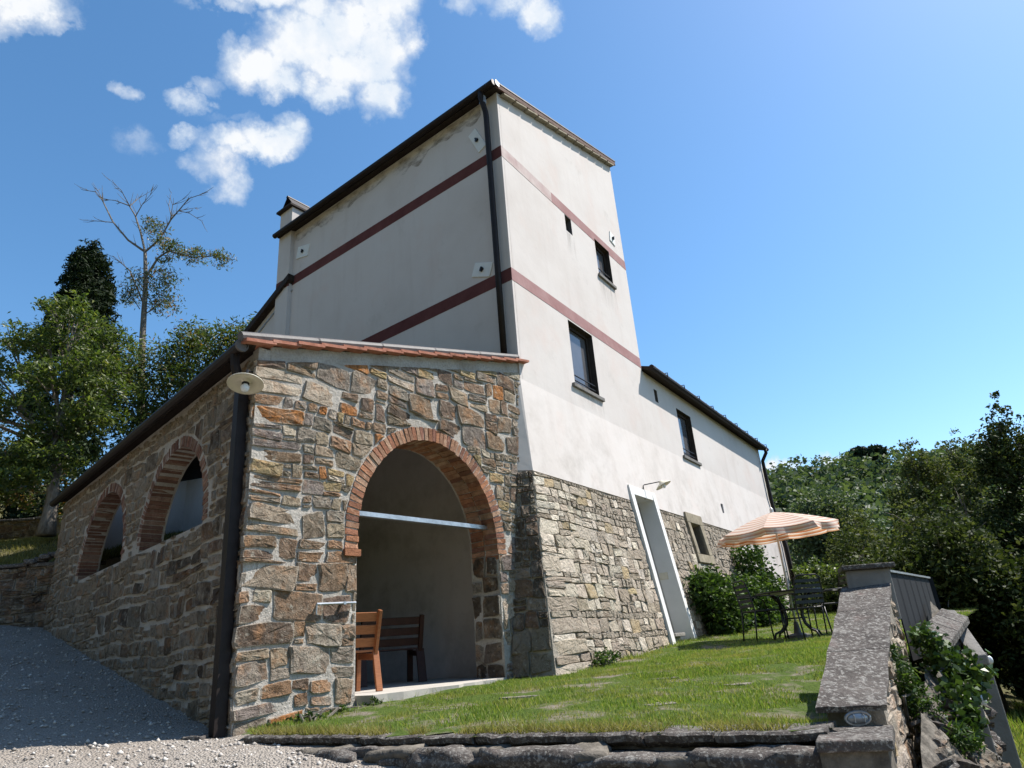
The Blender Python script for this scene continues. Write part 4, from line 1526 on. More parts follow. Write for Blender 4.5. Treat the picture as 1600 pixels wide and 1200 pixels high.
def arch_bricks(parent, O, u, n, c, rx, rz, zs, ring, depth, ndep, legs, proud, step=0.069, cols=None):
    protos = [brick_mesh(step - 0.015, ring, depth / ndep - 0.012) for _ in range(6)]
    path = []
    for k in range(legs):
        path.append((c - rx, zs - (legs - k - 0.5) * step, -1.0, 0.0))
    L = math.pi * (rx + rz) / 2 * 1.07
    nb = int(L / step)
    for k in range(nb):
        a = math.pi * (k + 0.5) / nb
        nx, nz = -math.cos(a) / rx, math.sin(a) / rz
        l = math.hypot(nx, nz)
        path.append((c - rx * math.cos(a), zs + rz * math.sin(a), nx / l, nz / l))
    for k in range(legs):
        path.append((c + rx, zs - (k + 0.5) * step, 1.0, 0.0))
    for (x, z, nx, nz) in path:
        for d in range(ndep):
            dd = depth * (d + 0.5) / ndep - proud + brng.uniform(-1, 1) * 0.006
            rr2 = ring / 2 + brng.uniform(-0.006, 0.006) - 0.012
            p = O + u * (x + nx * rr2) + Z * (z + nz * rr2) - n * dd
            rad = u * nx + Z * nz
            tang = rad.cross(-n)
            m = Matrix((tang, -n, rad)).transposed()
            o = bpy.data.objects.new('brick', brng.choice(protos))
            COL.objects.link(o)
            o.parent = parent
            o.rotation_mode = 'QUATERNION'
            o.rotation_quaternion = (m @ Matrix.Rotation(brng.uniform(-1, 1) * 0.03, 3, 'Y')).to_quaternion()
            o.location = p - ABS[parent.name]
            kk = brng.uniform(0.75, 1.2)
            cc = brng.choice(cols or brick_col)
            o.color = (*[min(1, x_ * kk) for x_ in cc], 1)


arch = part('brick_arch', MB().tube([B0 + dF * (AC - ARX * math.cos(math.pi * k / 30)) * 1.0 + Z * (ASP + ARZ * math.sin(math.pi * k / 30)) + dF * (-math.cos(math.pi * k / 30) * 0.085) + Z * (0.085 * math.sin(math.pi * k / 30)) - nF * 0.02 for k in range(31)], 0.020, 6), MT['mortar'], log)
arch_bricks(arch, B0, dF, nF, AC, ARX, ARZ, ASP, RT, 0.46, 2, 2, 0.016)
for w in (WA, WB):
    c, rx, rz = w
    a_ = part('brick_arch', MB().tube([K0 + dG * (c - (rx + 0.08) * math.cos(math.pi * k / 30)) + Z * (SZ + 0.02 + (rz + 0.08) * math.sin(math.pi * k / 30)) - nG * 0.02 for k in range(31)], 0.018, 6), MT['mortar'], log)
    arch_bricks(a_, K0, dG, nG, c, rx, rz, SZ + 0.03, 0.125, 0.26, 1, 0, 0.010, 0.056, [(0.24, 0.13, 0.09), (0.19, 0.10, 0.075), (0.28, 0.17, 0.12), (0.16, 0.095, 0.075), (0.30, 0.20, 0.15)])
# bare corbel stone marks under the springers
b = MB()
b.box(B0 + dF * (AC - ARX - 0.075) + Z * 1.06 + nF * 0.012, 0.20, 0.06, 0.07, M=Matrix((dF, nF, Z)).transposed())
o = part('brick', b, MT['brick'], arch)
o.color = (0.34, 0.15, 0.08, 1)
# iron tie bar
b = MB()
b.bar(PF(AC - ARX - 0.05, 1.515, -0.16), PF(AC + ARX + 0.05, 1.535, -0.16), 0.07, 0.05)
part('tie_bar', b, MT['steel'], log)
# floor with ragged threshold
fl = [K0 + dG * 0.2 - nG * 0.3, ]
b = MB()
rr3 = random.Random(4)
thr = []
for k in range(13):
    s = AC - ARX + 0.02 + (2 * ARX - 0.04) * k / 12
    thr.append(PF(s, -0.30, 0.16 + rr3.uniform(-0.03, 0.05) + (0.10 if k < 7 else 0.0) - (0.12 if k > 10 else 0)))
polyf = thr + [PF(AC + ARX - 0.02, -0.30, -0.3), PF(-0.1, -0.30, -0.47), C0 + dL * 10.1 + nLo * 0.0 + Z * -0.30, K0 + dG * 7.8 - nG * 0.4 + Z * -0.30, K0 + dG * 0.45 - nG * 0.45 + Z * -0.30, PF(AC - ARX + 0.02, -0.30, -0.46)]
i0 = len(polyf)
b.loft([[p - Z * 0.10 for p in polyf], polyf])
part('floor', b, MT['floor'], log)
# roof: slab, gutter, tiles along the verge, grey pipe capping
r0 = lambda a, z, d: PF(a, z, d)
def rp(s, l, dz):
    """point on the loggia roof: s along the front, l back along the tower side"""
    f0 = B0 + dF * s + Z * (vtop(s) + dz)
    g = dL * (1 + s / 4.4) + dG * (-s / 4.4)
    return f0 + g.normalized() * l


b = MB()
b.hexa([rp(-4.45, -0.02, 0.0), rp(-0.02, -0.02, 0.0), rp(-0.02, 8.0, 0.0), rp(-4.45, 8.0, 0.0), rp(-4.45, -0.02, 0.07), rp(-0.02, -0.02, 0.07), rp(-0.02, 8.0, 0.07), rp(-4.45, 8.0, 0.07)])
lroof = part('loggia_roof', b, MT['darkwood'], log)
b = MB()
b.tube([rp(-4.48, 0.0, 0.01), rp(-4.48, 8.05, 0.01)], 0.058, 10)
part('gutter', b, MT['copper'], lroof)
b = MB()
b.lathe(rp(-4.48, -0.005, 0.0), [(0.001, 0), (0.067, 0), (0.07, 0.02), (0.067, 0.03)], 14, -nF)
part('gutter_end', b, MT['zinc'], lroof)
for k in range(16):
    s0_ = -4.50 + k * 0.288
    b = MB()
    tl = 0.33
    w0, w1 = -0.10, 0.115 + rr3.uniform(-0.008, 0.008)
    za, zb = vtop(s0_) + 0.012, vtop(s0_ + tl) - 0.012
    b.hexa([PF(s0_, za, w0), PF(s0_ + tl, zb, w0), PF(s0_ + tl, zb, w1), PF(s0_, za, w1), PF(s0_, za + 0.034, w0), PF(s0_ + tl, zb + 0.034, w0), PF(s0_ + tl, zb + 0.034, w1), PF(s0_, za + 0.034, w1)])
    part('verge_tile', b, MT['tile'], lroof)
for k in range(5):
    s0_ = -4.52 + k * 0.895
    b = MB()
    b.tube([PF(s0_, vtop(s0_) + 0.085, 0.02), PF(s0_ + 0.88, vtop(s0_ + 0.88) + 0.085, 0.02), PF(s0_ + 0.90, vtop(s0_ + 0.90) + 0.085, 0.02)], [0.052, 0.05, 0.056], 10)
    part('verge_pipe', b, MT['zinc'], lroof, smooth=False)
# corner downpipe: dark square pipe on the side wall
b = MB()
q = lambda z, o, a=0.17: K0 + dG * a + nG * o + Z * z
b.tube([q(2.99, 0.17), q(2.86, 0.16), q(2.62, 0.08)], 0.05, 8)
b.bar(q(2.66, 0.075, 0.17), q(-0.50, 0.075, 0.10), 0.11, 0.10, up=tuple(nG))
part('downpipe', b, MT['copper'], log)
# corner lamp
lc = K0 + nG * 0.16 + nF * 0.10 + Z * 2.60
lax = Vector((-0.05, 0.26, 0.96)).normalized()
cl = thing('corner_lamp', 'cream enamel disc lamp at the corner of the stone loggia', 'lamp', lc, 'enamel wall lamps')
b = MB()
b.tube([K0 + nG * 0.01 + Z * 2.80 + dG * 0.1, lc + lax * 0.14, lc + lax * 0.05], 0.012, 6)
part('arm', b, MT['iron'], cl)
b = MB()
b.lathe(lc, [(0.025, 0.06), (0.05, 0.035), (0.168, -0.022), (0.17, -0.032), (0.16, -0.026), (0.045, 0.012), (0.04, -0.02)], 28, lax)
part('shade', b, MT['enamel'], cl, smooth=True)
b = MB()
b.lathe(lc, [(0.035, -0.005), (0.036, -0.03), (0.02, -0.035), (0.001, -0.035)], 14, lax)
part('socket', b, MT['iron'], cl)
b = MB()
b.lathe(lc - lax * 0.03, [(0.02, 0.0), (0.045, -0.04), (0.03, -0.08), (0.001, -0.09)], 14, lax)
part('bulb', b, MT['bulb'], cl, smooth=True)
# latch bar on the front wall
b = MB()
b.tube([PF(-3.56, 0.545, 0.07), PF(-3.10, 0.56, 0.07)], 0.013, 8)
b.tube([PF(-3.56, 0.545, 0.07), PF(-3.56, 0.45, 0.065)], 0.010, 8)
b.tube([PF(-3.24, 0.555, 0.0), PF(-3.24, 0.555, 0.085)], 0.017, 8)
b.tube([PF(-3.52, 0.545, 0.0), PF(-3.52, 0.545, 0.08)], 0.012, 8)
lt = thing('latch_bar', 'galvanised bar fixed across the stone pier left of the arch', 'latch', PF(-3.56, 0.545, 0.07))
part('bar', b, MT['steel'], lt)
# pale domed shape inside the loggia
dm = thing('plaster_dome', 'pale rounded plaster dome seen through the nearer side arch of the loggia', 'oven', Vector((-4.25, 9.05, -0.3)))
dc = ABS[dm.name]
b = MB()
b.lathe(dc, [(0.55, 0.0), (0.55, 1.55)], 20)
part('plinth', b, MT['plaster'], dm)
b = MB()
b.lathe(dc, [(0.60, 1.55)] + [(0.60 * math.cos(R(a)), 1.55 + 0.60 * math.sin(R(a))) for a in range(10, 91, 10)], 24)
part('dome', b, MT['white'], dm, smooth=True)


# ------------------------------------------------------------------ wooden chairs in the loggia
def copy_tree(o, parent=None):
    c = o.copy()
    COL.objects.link(c)
    if parent is not None:
        c.parent = parent
    for ch in list(o.children):
        copy_tree(ch, c)
    return c


def wooden_chair():
    t = thing('wooden_chair', 'orange brown wooden slat chair just inside the arch, half hidden by the left pier', 'chair', (0, 0, 0), 'slatted wooden chairs in the loggia')
    w = 0.25
    def P(name, fn):
        b = MB()
        fn(b)
        return part(name, b, MT['wood'], t, bevel=0.004)
    for sx in (-1, 1):
        P('leg', lambda b: b.bar((sx * w, 0.24, 0), (sx * w, 0.22, 0.42), 0.05, 0.035))
        P('leg', lambda b: b.bar((sx * w, -0.30, 0), (sx * w, -0.20, 0.42), 0.07, 0.035, up=(0, 1, 0)))
        P('back_stile', lambda b: b.bar((sx * w, -0.20, 0.40), (sx * w, -0.32, 0.86), 0.035, 0.06, up=(0, 1, 0)))
        P('side_rail', lambda b: b.bar((sx * w, 0.24, 0.38), (sx * w, -0.22, 0.36), 0.03, 0.07))
    for k in range(4):
        P('seat_slat', lambda b: b.bar((-w - 0.02, 0.22 - k * 0.125, 0.43), (w + 0.02, 0.22 - k * 0.125, 0.43), 0.11, 0.022))
    for k in range(3):
        z = 0.52 + k * 0.135
        y = -0.185 - (z - 0.42) / 0.44 * 0.115
        P('back_slat', lambda b: b.bar((-w, y, z), (w, y, z), 0.020, 0.10, up=(0, -0.25, 1)))
    return t


wc = wooden_chair()
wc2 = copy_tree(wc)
wc.location = (-2.03, 7.80, -0.30)
wc.rotation_euler.z = R(38)
wc.scale = (1, 1, 0.95)
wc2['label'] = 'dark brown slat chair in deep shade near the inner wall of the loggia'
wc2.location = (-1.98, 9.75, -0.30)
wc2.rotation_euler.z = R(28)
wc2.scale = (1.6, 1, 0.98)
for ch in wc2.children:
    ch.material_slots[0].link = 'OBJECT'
    ch.material_slots[0].material = MT['chairdark']  # this copy gets a darker brown wood than the first chair

# ------------------------------------------------------------------ table, chairs, parasol on the lawn
TC = Vector((4.19, 11.4, -0.155))
tb = thing('garden_table', 'round black iron garden table under the striped parasol', 'table', TC)
b = MB()
b.lathe(TC, [(0.001, 0.69), (0.50, 0.69), (0.51, 0.70), (0.50, 0.715), (0.001, 0.715)], 32)
part('table_top', b, MT['iron'], tb)
for k in range(4):
    a = R(20 + 90 * k)
    d = Vector((math.cos(a), math.sin(a), 0))
    b = MB()
    b.tube([TC + d * r + Z * z for r, z in ((0.40, 0.68), (0.30, 0.60), (0.20, 0.48), (0.17, 0.34), (0.20, 0.22), (0.30, 0.13), (0.42, 0.09), (0.47, 0.0))], 0.017, 8)
    part('leg', b, MT['iron'], tb, smooth=True)
b = MB()
b.tube([TC + Vector((0.185 * math.cos(R(a)), 0.185 * math.sin(R(a)), 0.30)) for a in range(0, 361, 20)], 0.010, 6)
part('ring', b, MT['iron'], tb)


def iron_chair():
    t = thing('iron_chair', 'black iron garden chair left of the table, in front of the dark shrub', 'chair', (0, 0, 0), 'black iron chairs round the garden table')
    w = 0.23
    def P(name, fn, sm=True):
        b = MB()
        fn(b)
        return part(name, b, MT['iron'], t, smooth=sm)
    for sx in (-1, 1):
        P('leg', lambda b: b.tube([(sx * w, 0.24, 0), (sx * w, 0.22, 0.44)], 0.012, 7))
        P('leg', lambda b: b.tube([(sx * w, -0.27, 0), (sx * w, -0.21, 0.44)], 0.012, 7))
        P('armrest', lambda b: b.tube([(sx * w, 0.22, 0.44), (sx * (w + 0.03), 0.20, 0.60), (sx * (w + 0.03), 0.12, 0.645), (sx * (w + 0.02), -0.12, 0.655), (sx * w, -0.245, 0.645)], 0.011, 7))
    def seat(b):
        b.tube([(-w, 0.22, 0.44), (w, 0.22, 0.44), (w, -0.21, 0.44), (-w, -0.21, 0.44), (-w, 0.22, 0.44)], 0.012, 6)
        for k in range(9):
            y = 0.19 - k * 0.048
            b.bar((-w, y, 0.445), (w, y, 0.445), 0.034, 0.005)
    P('seat', seat, False)
    def back(b):
        b.tube([(-w, -0.21, 0.44), (-w, -0.25, 0.70), (-w + 0.02, -0.285, 0.86), (-w + 0.08, -0.295, 0.90), (w - 0.08, -0.295, 0.90), (w - 0.02, -0.285, 0.86), (w, -0.25, 0.70), (w, -0.21, 0.44)], 0.012, 7)
        for k in range(5):
            z = 0.52 + k * 0.075
            y = -0.22 - (z - 0.44) * 0.14
            b.bar((-w, y, z), (w, y, z), 0.005, 0.045)
    P('backrest', back, False)
    return t


ic = iron_chair()
for i, (x, y, rz, lab) in enumerate([(3.62, 11.2, -82, None), (4.12, 10.82, 12, 'black iron garden chair in front of the table with its back to the camera'), (4.88, 11.55, 84, 'black iron garden chair right of the table, partly behind the sloping parapet')]):
    o = ic if i == 0 else copy_tree(ic)
    o.location = (x, y, float(lawn_z(x, y)) - 0.0)
    o.rotation_euler.z = R(rz)
    if lab:
        o['label'] = lab

um = thing('parasol', 'faded orange and white striped parasol over the garden table', 'parasol', TC)
b = MB()
b.tube([TC, TC + Z * 1.05, TC + Z * 2.01], [0.019, 0.019, 0.015], 10)
part('pole', b, MT['pole'], um, smooth=True)
b = MB()
b.lathe(TC, [(0.20, 0.0), (0.20, 0.05), (0.06, 0.08), (0.03, 0.25)], 18)
part('base', b, MT['zinc'], um)
b = MB()
b.lathe(TC + Z * 1.99, [(0.03, -0.02), (0.03, 0.05), (0.012, 0.08), (0.001, 0.09)], 10)
part('finial', b, MT['pole'], um)
UT = Matrix.Rotation(R(-3), 3, 'Y') @ Matrix.Rotation(R(2), 3, 'X')
UC = TC + Z * 1.99
RU = 0.97


def canopy_pt(ang0, t, fr):
    """t across the panel 0..1, fr from hub 0 to rim 1"""
    a0, a1 = ang0, ang0 + math.pi / 4
    drop = lambda q: -0.12 * q - 0.18 * q ** 1.5
    p0 = Vector((math.cos(a0) * RU * fr, math.sin(a0) * RU * fr, drop(fr)))
    p1 = Vector((math.cos(a1) * RU * fr, math.sin(a1) * RU * fr, drop(fr)))
    p = p0.lerp(p1, t)
    s = 4 * t * (1 - t)
    p.z -= 0.03 * s * fr * (0.3 + 0.7 * fr)
    return p


for k in range(8):
    a0 = math.pi / 4 * k + 0.25
    V, UVs, F = [], [], []
    nr, nt_ = 9, 7
    for i in range(nr):
        for j in range(nt_):
            fr, t = 0.02 + 0.98 * i / (nr - 1), j / (nt_ - 1)
            V.append(UC + UT @ canopy_pt(a0, t, fr))
            UVs.append((t, fr))
    for i in range(nr - 1):
        for j in range(nt_ - 1):
            a = i * nt_ + j
            F.append((a, a + nt_, a + nt_ + 1, a + 1))
    def cloth(nm, V, F, UVs, par):
        me = bpy.data.meshes.new(nm)
        o_ = ABS[par.name]
        me.from_pydata([tuple(v - o_) for v in V], [], F)
        uvl = me.uv_layers.new()
        for lp_ in me.loops:
            uvl.data[lp_.index].uv = UVs[lp_.vertex_index]
        me.materials.append(MT['canopy'])
        return link(nm, me, None, par, o_, True)
    pn = cloth('canopy_panel', V, F, UVs, um)
    V, UVs, F = [], [], []
    rk_ = random.Random(k)
    for i in range(3):
        for j in range(9):
            t = j / 8
            p = canopy_pt(a0, t, 1.0)
            out_ = Vector((p.x, p.y, 0)).normalized()
            w_ = 0.035 * math.sin(t * 9 + k * 2.3) * i + rk_.uniform(-0.004, 0.004)
            p = p + Vector((0, 0, -0.055 * i)) + out_ * (0.006 * i + w_)
            V.append(UC + UT @ p)
            UVs.append((t, 1.0 + 0.11 * i))
    for i in range(2):
        for j in range(8):
            a = i * 9 + j
            F.append((a, a + 9, a + 10, a + 1))
    cloth('valance', V, F, UVs, pn)
    b = MB()
    b.tube([UC + UT @ (canopy_pt(a0, 0, f_) - Vector((0, 0, 0.012))) for f_ in (0.05, 0.4, 0.7, 1.0)], 0.006, 5)
    part('rib', b, MT['pole'], um)

# ------------------------------------------------------------------ kerb, ledge, parapet
kb = thing('stone_kerb', 'long low kerb of flat weathered stone slabs along the near edge of the lawn', 'kerb', KA)
rk4 = random.Random(14)
KB = Vector((1.42, 3.72, 0))
KL = (KB - KA).length
u_ = 0.0
while u_ < KL - 0.05:
    w_ = min(rk4.uniform(0.38, 0.85), KL - u_)
    if KL - u_ - w_ < 0.2:
        w_ = KL - u_
    b = MB()
    n_ = max(3, int(w_ / 0.08))
    rings = []
    for i in range(n_ + 1):
        q = KA + KD * (u_ + 0.006 + (w_ - 0.012) * i / n_)
        e_ = rk4.uniform(-0.03, 0.03)
        zt = float(lawn_z(q.x, q.y)) + 0.004 + rk4.uniform(-0.006, 0.006)
        rings.append([q + KN * (0.06 + e_) + Z * (zt - 0.045), q + KN * (0.07 + e_) + Z * (zt - 0.012), q + KN * (0.05 + e_) + Z * zt, q - KN * 0.28 + Z * (zt - 0.002), q - KN * 0.28 + Z * (zt - 0.09), q + KN * 0.0 + Z * (zt - 0.075)])
    b.loft(rings)
    part('slab', b, MT['lichen'], kb)
    u_ += w_
b = MB()
b.grid([[KA + KD * (KL * k / 24) + KN * 0.0 + Z * -0.52 for k in range(25)], [KA + KD * (KL * k / 24) - KN * 0.02 + Z * -1.3 for k in range(25)]])
part('riser', b, MT['rock'], kb)


def rock_mesh(sx, sy, sz, seed, sub=3, rough=0.28):
    bm = bmesh.new()
    bmesh.ops.create_icosphere(bm, subdivisions=sub, radius=1.0)
    off = Vector((seed * 3.1, seed * 1.7, seed * 0.9))
    for v in bm.verts:
        p = v.co.copy()
        m = max(abs(p.x), abs(p.y), abs(p.z))
        p = p.lerp(p / m * 0.86, 0.8)
        d = mnoise.fractal(p * 1.3 + off, 1.0, 2.0, 4) * rough + mnoise.noise(p * 4 + off) * rough * 0.3
        p *= 1 + d
        v.co = Vector((p.x * sx, p.y * sy, p.z * sz))
    me = bpy.data.meshes.new('rock')
    bm.to_mesh(me)
    bm.free()
    return me


lg = thing('rock_ledge', 'natural rock ledge stepping down below the right half of the kerb', 'rocks', KA + KD * 2.6 + Z * -0.7)
for k in range(15):
    u_ = 0.95 + k * 0.22
    me = rock_mesh(rk4.uniform(0.20, 0.32), rk4.uniform(0.12, 0.18), rk4.uniform(0.06, 0.10), k + 3)
    me.materials.append(MT['lichen'] if k % 3 else MT['rock'])
    q = KA + KD * u_ + KN * (0.13 + rk4.uniform(-0.03, 0.05))
    o = link('rock', me, None, lg, q + Z * (-0.595 - 0.012 * k / 15 - rk4.uniform(0, 0.02)), True)
    o.rotation_euler = (rk4.uniform(-0.1, 0.1), rk4.uniform(-0.1, 0.1), math.atan2(KD.y, KD.x) + rk4.uniform(-0.2, 0.2))
for k in range(12):
    u_ = 1.7 + k * 0.2
    me = rock_mesh(rk4.uniform(0.16, 0.26), rk4.uniform(0.1, 0.16), rk4.uniform(0.05, 0.08), k + 33)
    me.materials.append(MT['rock'] if k % 3 else MT['lichen'])
    q = KA + KD * u_ + KN * (0.36 + rk4.uniform(-0.04, 0.05))
    o = link('rock', me, None, lg, q + Z * (-0.70 - 0.05 * k / 12), True)
    o.rotation_euler = (0, 0, math.atan2(KD.y, KD.x) + rk4.uniform(-0.2, 0.2))

pw = thing('sloping_parapet', 'stone parapet with a sloping lichen covered capping beside the lawn', 'parapet', (1.6, 3.9, -0.6))
A0, A1, A2, A3 = Vector((1.44, 3.9, -0.39)), Vector((1.81, 3.9, -0.405)), Vector((2.95, 5.74, 0.30)), Vector((2.54, 5.74, 0.275))
nrm = (A1 - A0).cross(A3 - A0).normalized()
b = MB()
ins = [A0 + Vector((0.12, 0.18, 0.05)), A1 + Vector((0.06, 0.18, 0.05)), A2 + Vector((-0.03, 0, 0)), A3 + Vector((0.03, 0, 0))]
b.loft([[Vector((p.x, p.y, -1.9)) for p in ins], [p - Z * 0.04 for p in ins]])
body = part('wall_core', b, MT['joint'], pw)
b = MB()
N_ = 14
rows = []
rl = random.Random(9)
for lay in (0, 1):
    pass
ring = []
for i in range(N_ + 1):
    l_, r_ = A0.lerp(A3, i / N_), A1.lerp(A2, i / N_)
    e1, e2 = rl.uniform(-0.006, 0.006), rl.uniform(-0.006, 0.006)
    row = []
    for j in range(7):
        p = (l_ + Vector((e1, 0, 0))).lerp(r_ + Vector((e2, 0, 0)), j / 6)
        row.append(p + Z * rl.uniform(-0.003, 0.003))
    ring.append([row[0] - nrm * 0.030] + row + [row[-1] - nrm * 0.030])
for (i0_, i1_) in ((0, 5), (5, 10), (10, 14)):
    b = MB()
    seg = [list(r) for r in ring[i0_:i1_ + 1]]
    tv = (A3 - A0).normalized()
    seg[0] = [p + tv * 0.004 for p in seg[0]]
    seg[-1] = [p - tv * 0.004 for p in seg[-1]]
    b.loft(seg)
    part('capping_slab', b, MT['lichen'], pw)
# stones on the right face and the near end
fu = (A2 - A1)
fu2 = Vector((fu.x, fu.y, 0)).normalized()
fn_ = Vector((fu2.y, -fu2.x, 0))
PR = lambda a, z, d: Vector((A1.x - 0.03, A1.y + 0.05, 0)) + fu2 * a + Z * z + fn_ * d
slope = (A2.z - A1.z) / Vector((fu.x, fu.y, 0)).length
cells = stone_cells(random.Random(23), 0.0, 2.05, -1.25, 0.25, (0.09, 0.18), (0.9, 2.2), psplit=0.2)
ft = lambda p: None if sum(q[1] for q in p) / len(p) > A1.z - 0.09 + slope * (sum(q[0] for q in p) / len(p)) else [(x, min(y, A1.z - 0.065 + slope * x)) for x, y in p]
queue_stones(31, body, PR, cells, 0.006, 0.13, (0.01, 0.02, 0.2), (0, 2.05, -1.3, 0.3), PAL_LOGGIA[:1] + PAL_BASE, 0.03, fix=ft, owner='parapet')
flush_stones('parapet')
b = MB()
sl4 = [Vector((1.25, 3.48, -0.485)), Vector((1.60, 3.48, -0.50)), Vector((1.83, 3.93, -0.50)), Vector((1.46, 3.93, -0.485))]
b.loft([[p - Z * 0.05 for p in sl4], sl4])
part('step_slab', b, MT['lichen'], pw, bevel=0.008)
b = MB()
s4 = [p + Vector((0.02 if i in (0, 3) else -0.02, 0.03, 0)) for i, p in enumerate(sl4)]
b.loft([[Vector((p.x, p.y, -1.6)) for p in s4], [p - Z * 0.052 for p in s4]])
part('step_block', b, MT['rock'], pw)
b = MB()
b.hexa([Vector((2.56, 5.70, 0.0)), Vector((2.93, 5.70, 0.0)), Vector((3.05, 6.0, 0.0)), Vector((2.70, 6.0, 0.0)), Vector((2.58, 5.70, 0.40)), Vector((2.94, 5.70, 0.40)), Vector((3.06, 6.0, 0.40)), Vector((2.71, 6.0, 0.40))])
part('end_pier', b, MT['concrete'], pw, bevel=0.01)
b = MB()
b.hexa([Vector((2.54, 5.66, 0.402)), Vector((2.975, 5.66, 0.402)), Vector((3.09, 6.04, 0.402)), Vector((2.67, 6.04, 0.402)), Vector((2.54, 5.66, 0.44)), Vector((2.975, 5.66, 0.44)), Vector((3.09, 6.04, 0.44)), Vector((2.67, 6.04, 0.44))])
part('pier_slab', b, MT['lichen'], pw, bevel=0.006)
# bulkhead light in the niche
bl = thing('bulkhead_lamp', 'small oval bulkhead lamp in the niche under the parapet capping', 'lamp', (1.65, 3.925, -0.457))
c_ = ABS[bl.name]
b = MB()
b.lathe(c_, [(0.001, -0.03), (0.034, -0.028), (0.036, 0.0), (0.028, 0.022), (0.001, 0.03)], 16, (0, -1, 0))
for v in b.v:
    v.x = c_.x + (v.x - c_.x) * 1.7
    v.z = c_.z + (v.z - c_.z) * 0.8
part('glass', b, MT['lampglass'], bl, smooth=True)
b = MB()
b.tube([c_ + Vector((0.064 * math.cos(R(a)), -0.012, 0.031 * math.sin(R(a)))) for a in range(0, 361, 20)], 0.007, 6)
for dx in (-0.025, 0.025):
    b.tube([c_ + Vector((dx, 0.0, 0.031)), c_ + Vector((dx, -0.035, 0.016)), c_ + Vector((dx, -0.035, -0.016)), c_ + Vector((dx, 0, -0.031))], 0.003, 5)
part('cage', b, MT['steel'], bl)

# sheet metal gate beyond the pier
p0, p1 = Vector((3.09, 6.02, 0)), Vector((4.31, 7.6, 0))
mg = thing('sheet_metal_gate', 'dark grey ribbed sheet metal gate behind the parapet end pier', 'gate', p0 + Z * -0.3)
dv = (p1 - p0)
ln = dv.length
dv.normalize()
pn = Vector((dv.y, -dv.x, 0))
for k in range(7):
    b = MB()
    a0, a1 = p0 + dv * (ln * k / 7 + 0.004), p0 + dv * (ln * (k + 1) / 7 - 0.004)
    b.loft([[a + Z * -0.32 + pn * d for a, d in ((a0, 0.005), (a0.lerp(a1, 0.1), 0.0), (a0.lerp(a1, 0.9), 0.0), (a1, 0.005), (a1, -0.006), (a0, -0.006))], [a + Z * 0.385 + pn * d for a, d in ((a0, 0.005), (a0.lerp(a1, 0.1), 0.0), (a0.lerp(a1, 0.9), 0.0), (a1, 0.005), (a1, -0.006), (a0, -0.006))]])
    part('sheet', b, MT['sheet'], mg)
b = MB()
b.bar(p0 + Z * 0.395, p1 + Z * 0.395, 0.035, 0.018)
part('top_rail', b, MT['steel'], mg)
b = MB()
b.bar(p1 + Z * -0.4, p1 + Z * 0.40, 0.05, 0.05)
part('post', b, MT['sheet'], mg)

# rubble bank below the parapet with coping and two concrete posts
rb = thing('rubble_bank', 'rough rubble bank with a ridge coping, right of the sloping parapet', 'bank', (2.6, 5.0, -0.9))
bz = RBF([(1.95, 4.15, -0.55), (2.35, 4.75, -0.36), (2.95, 5.6, -0.16), (4.0, 7.0, 0.04), (2.20, 4.1, -0.90), (2.62, 4.75, -0.72), (2.9, 5.2, -0.62), (3.3, 5.8, -0.55), (3.75, 6.5, -0.40), (1.9, 3.4, -1.3), (2.5, 4.0, -1.4), (2.8, 4.6, -1.25), (3.1, 5.1, -1.25), (3.4, 5.4, -1.3), (1.72, 3.75, -1.0), (4.3, 6.9, -0.9), (3.9, 6.0, -1.4)])
b = MB()
rows = []
for i in range(80):
    row = []
    for j in range(36):
        t, w = i / 79, j / 35
        q0, q1 = Vector((1.62, 3.5, 0)).lerp(Vector((3.95, 7.05, 0)), t), Vector((2.12, 3.5, 0)).lerp(Vector((4.02, 6.9, 0)), t)
        q = q0.lerp(q1, w)
        h = float(bz(q.x, q.y)) + mnoise.fractal(q * 5.0, 0.8, 2.0, 6) * 0.05 - abs(mnoise.noise(q * 11)) * 0.04 - 1.2 * max(0.0, w - 0.75)
        row.append(q + Z * h)
    rows.append(row)
b.grid(rows)
part('bank_earth', b, MT['rock'], rb, recalc=False)
rk5 = random.Random(66)
for k in range(240):
    t, w = rk5.random() ** 1.2, rk5.random() * 0.95
    q = Vector((1.75, 3.6, 0)).lerp(Vector((3.9, 6.9, 0)), t).lerp(Vector((2.15, 3.6, 0)).lerp(Vector((4.02, 6.85, 0)), t), w)
    s_ = rk5.uniform(0.035, 0.085)
    me = rock_mesh(s_ * rk5.uniform(1, 1.9), s_, s_ * rk5.uniform(0.45, 0.75), k + 60, 2, 0.42)
    me.materials.append(MT['stone'] if k % 3 else MT['lichen'])
    o = link('rock', me, None, rb, q + Z * (float(bz(q.x, q.y)) - 0.005), False)
    o.rotation_euler = (rk5.uniform(-0.5, 0.5), rk5.uniform(-0.5, 0.5), 1.0 + rk5.uniform(-0.5, 0.5))
    o.color = (*pick(rk5, [((0.20, 0.18, 0.15), 4), ((0.13, 0.115, 0.10), 3), ((0.28, 0.255, 0.215), 2)]), 1)
b = MB()
c0, c1 = Vector((2.93, 5.62, -0.13)), Vector((4.02, 7.02, 0.08))
sd = Vector((0.9, -0.45, -0.5)).normalized()
for k in range(4):
    b = MB()
    a0, a1 = c0.lerp(c1, k / 4 + 0.005), c0.lerp(c1, (k + 1) / 4 - 0.005)
    b.hexa([a0 - Z * 0.06, a1 - Z * 0.06, a1 + sd * 0.22 - Z * 0.06, a0 + sd * 0.22 - Z * 0.06, a0, a1, a1 + sd * 0.22, a0 + sd * 0.22])
    part('coping_slab', b, MT['lichen'], rb, bevel=0.008)
b = MB()
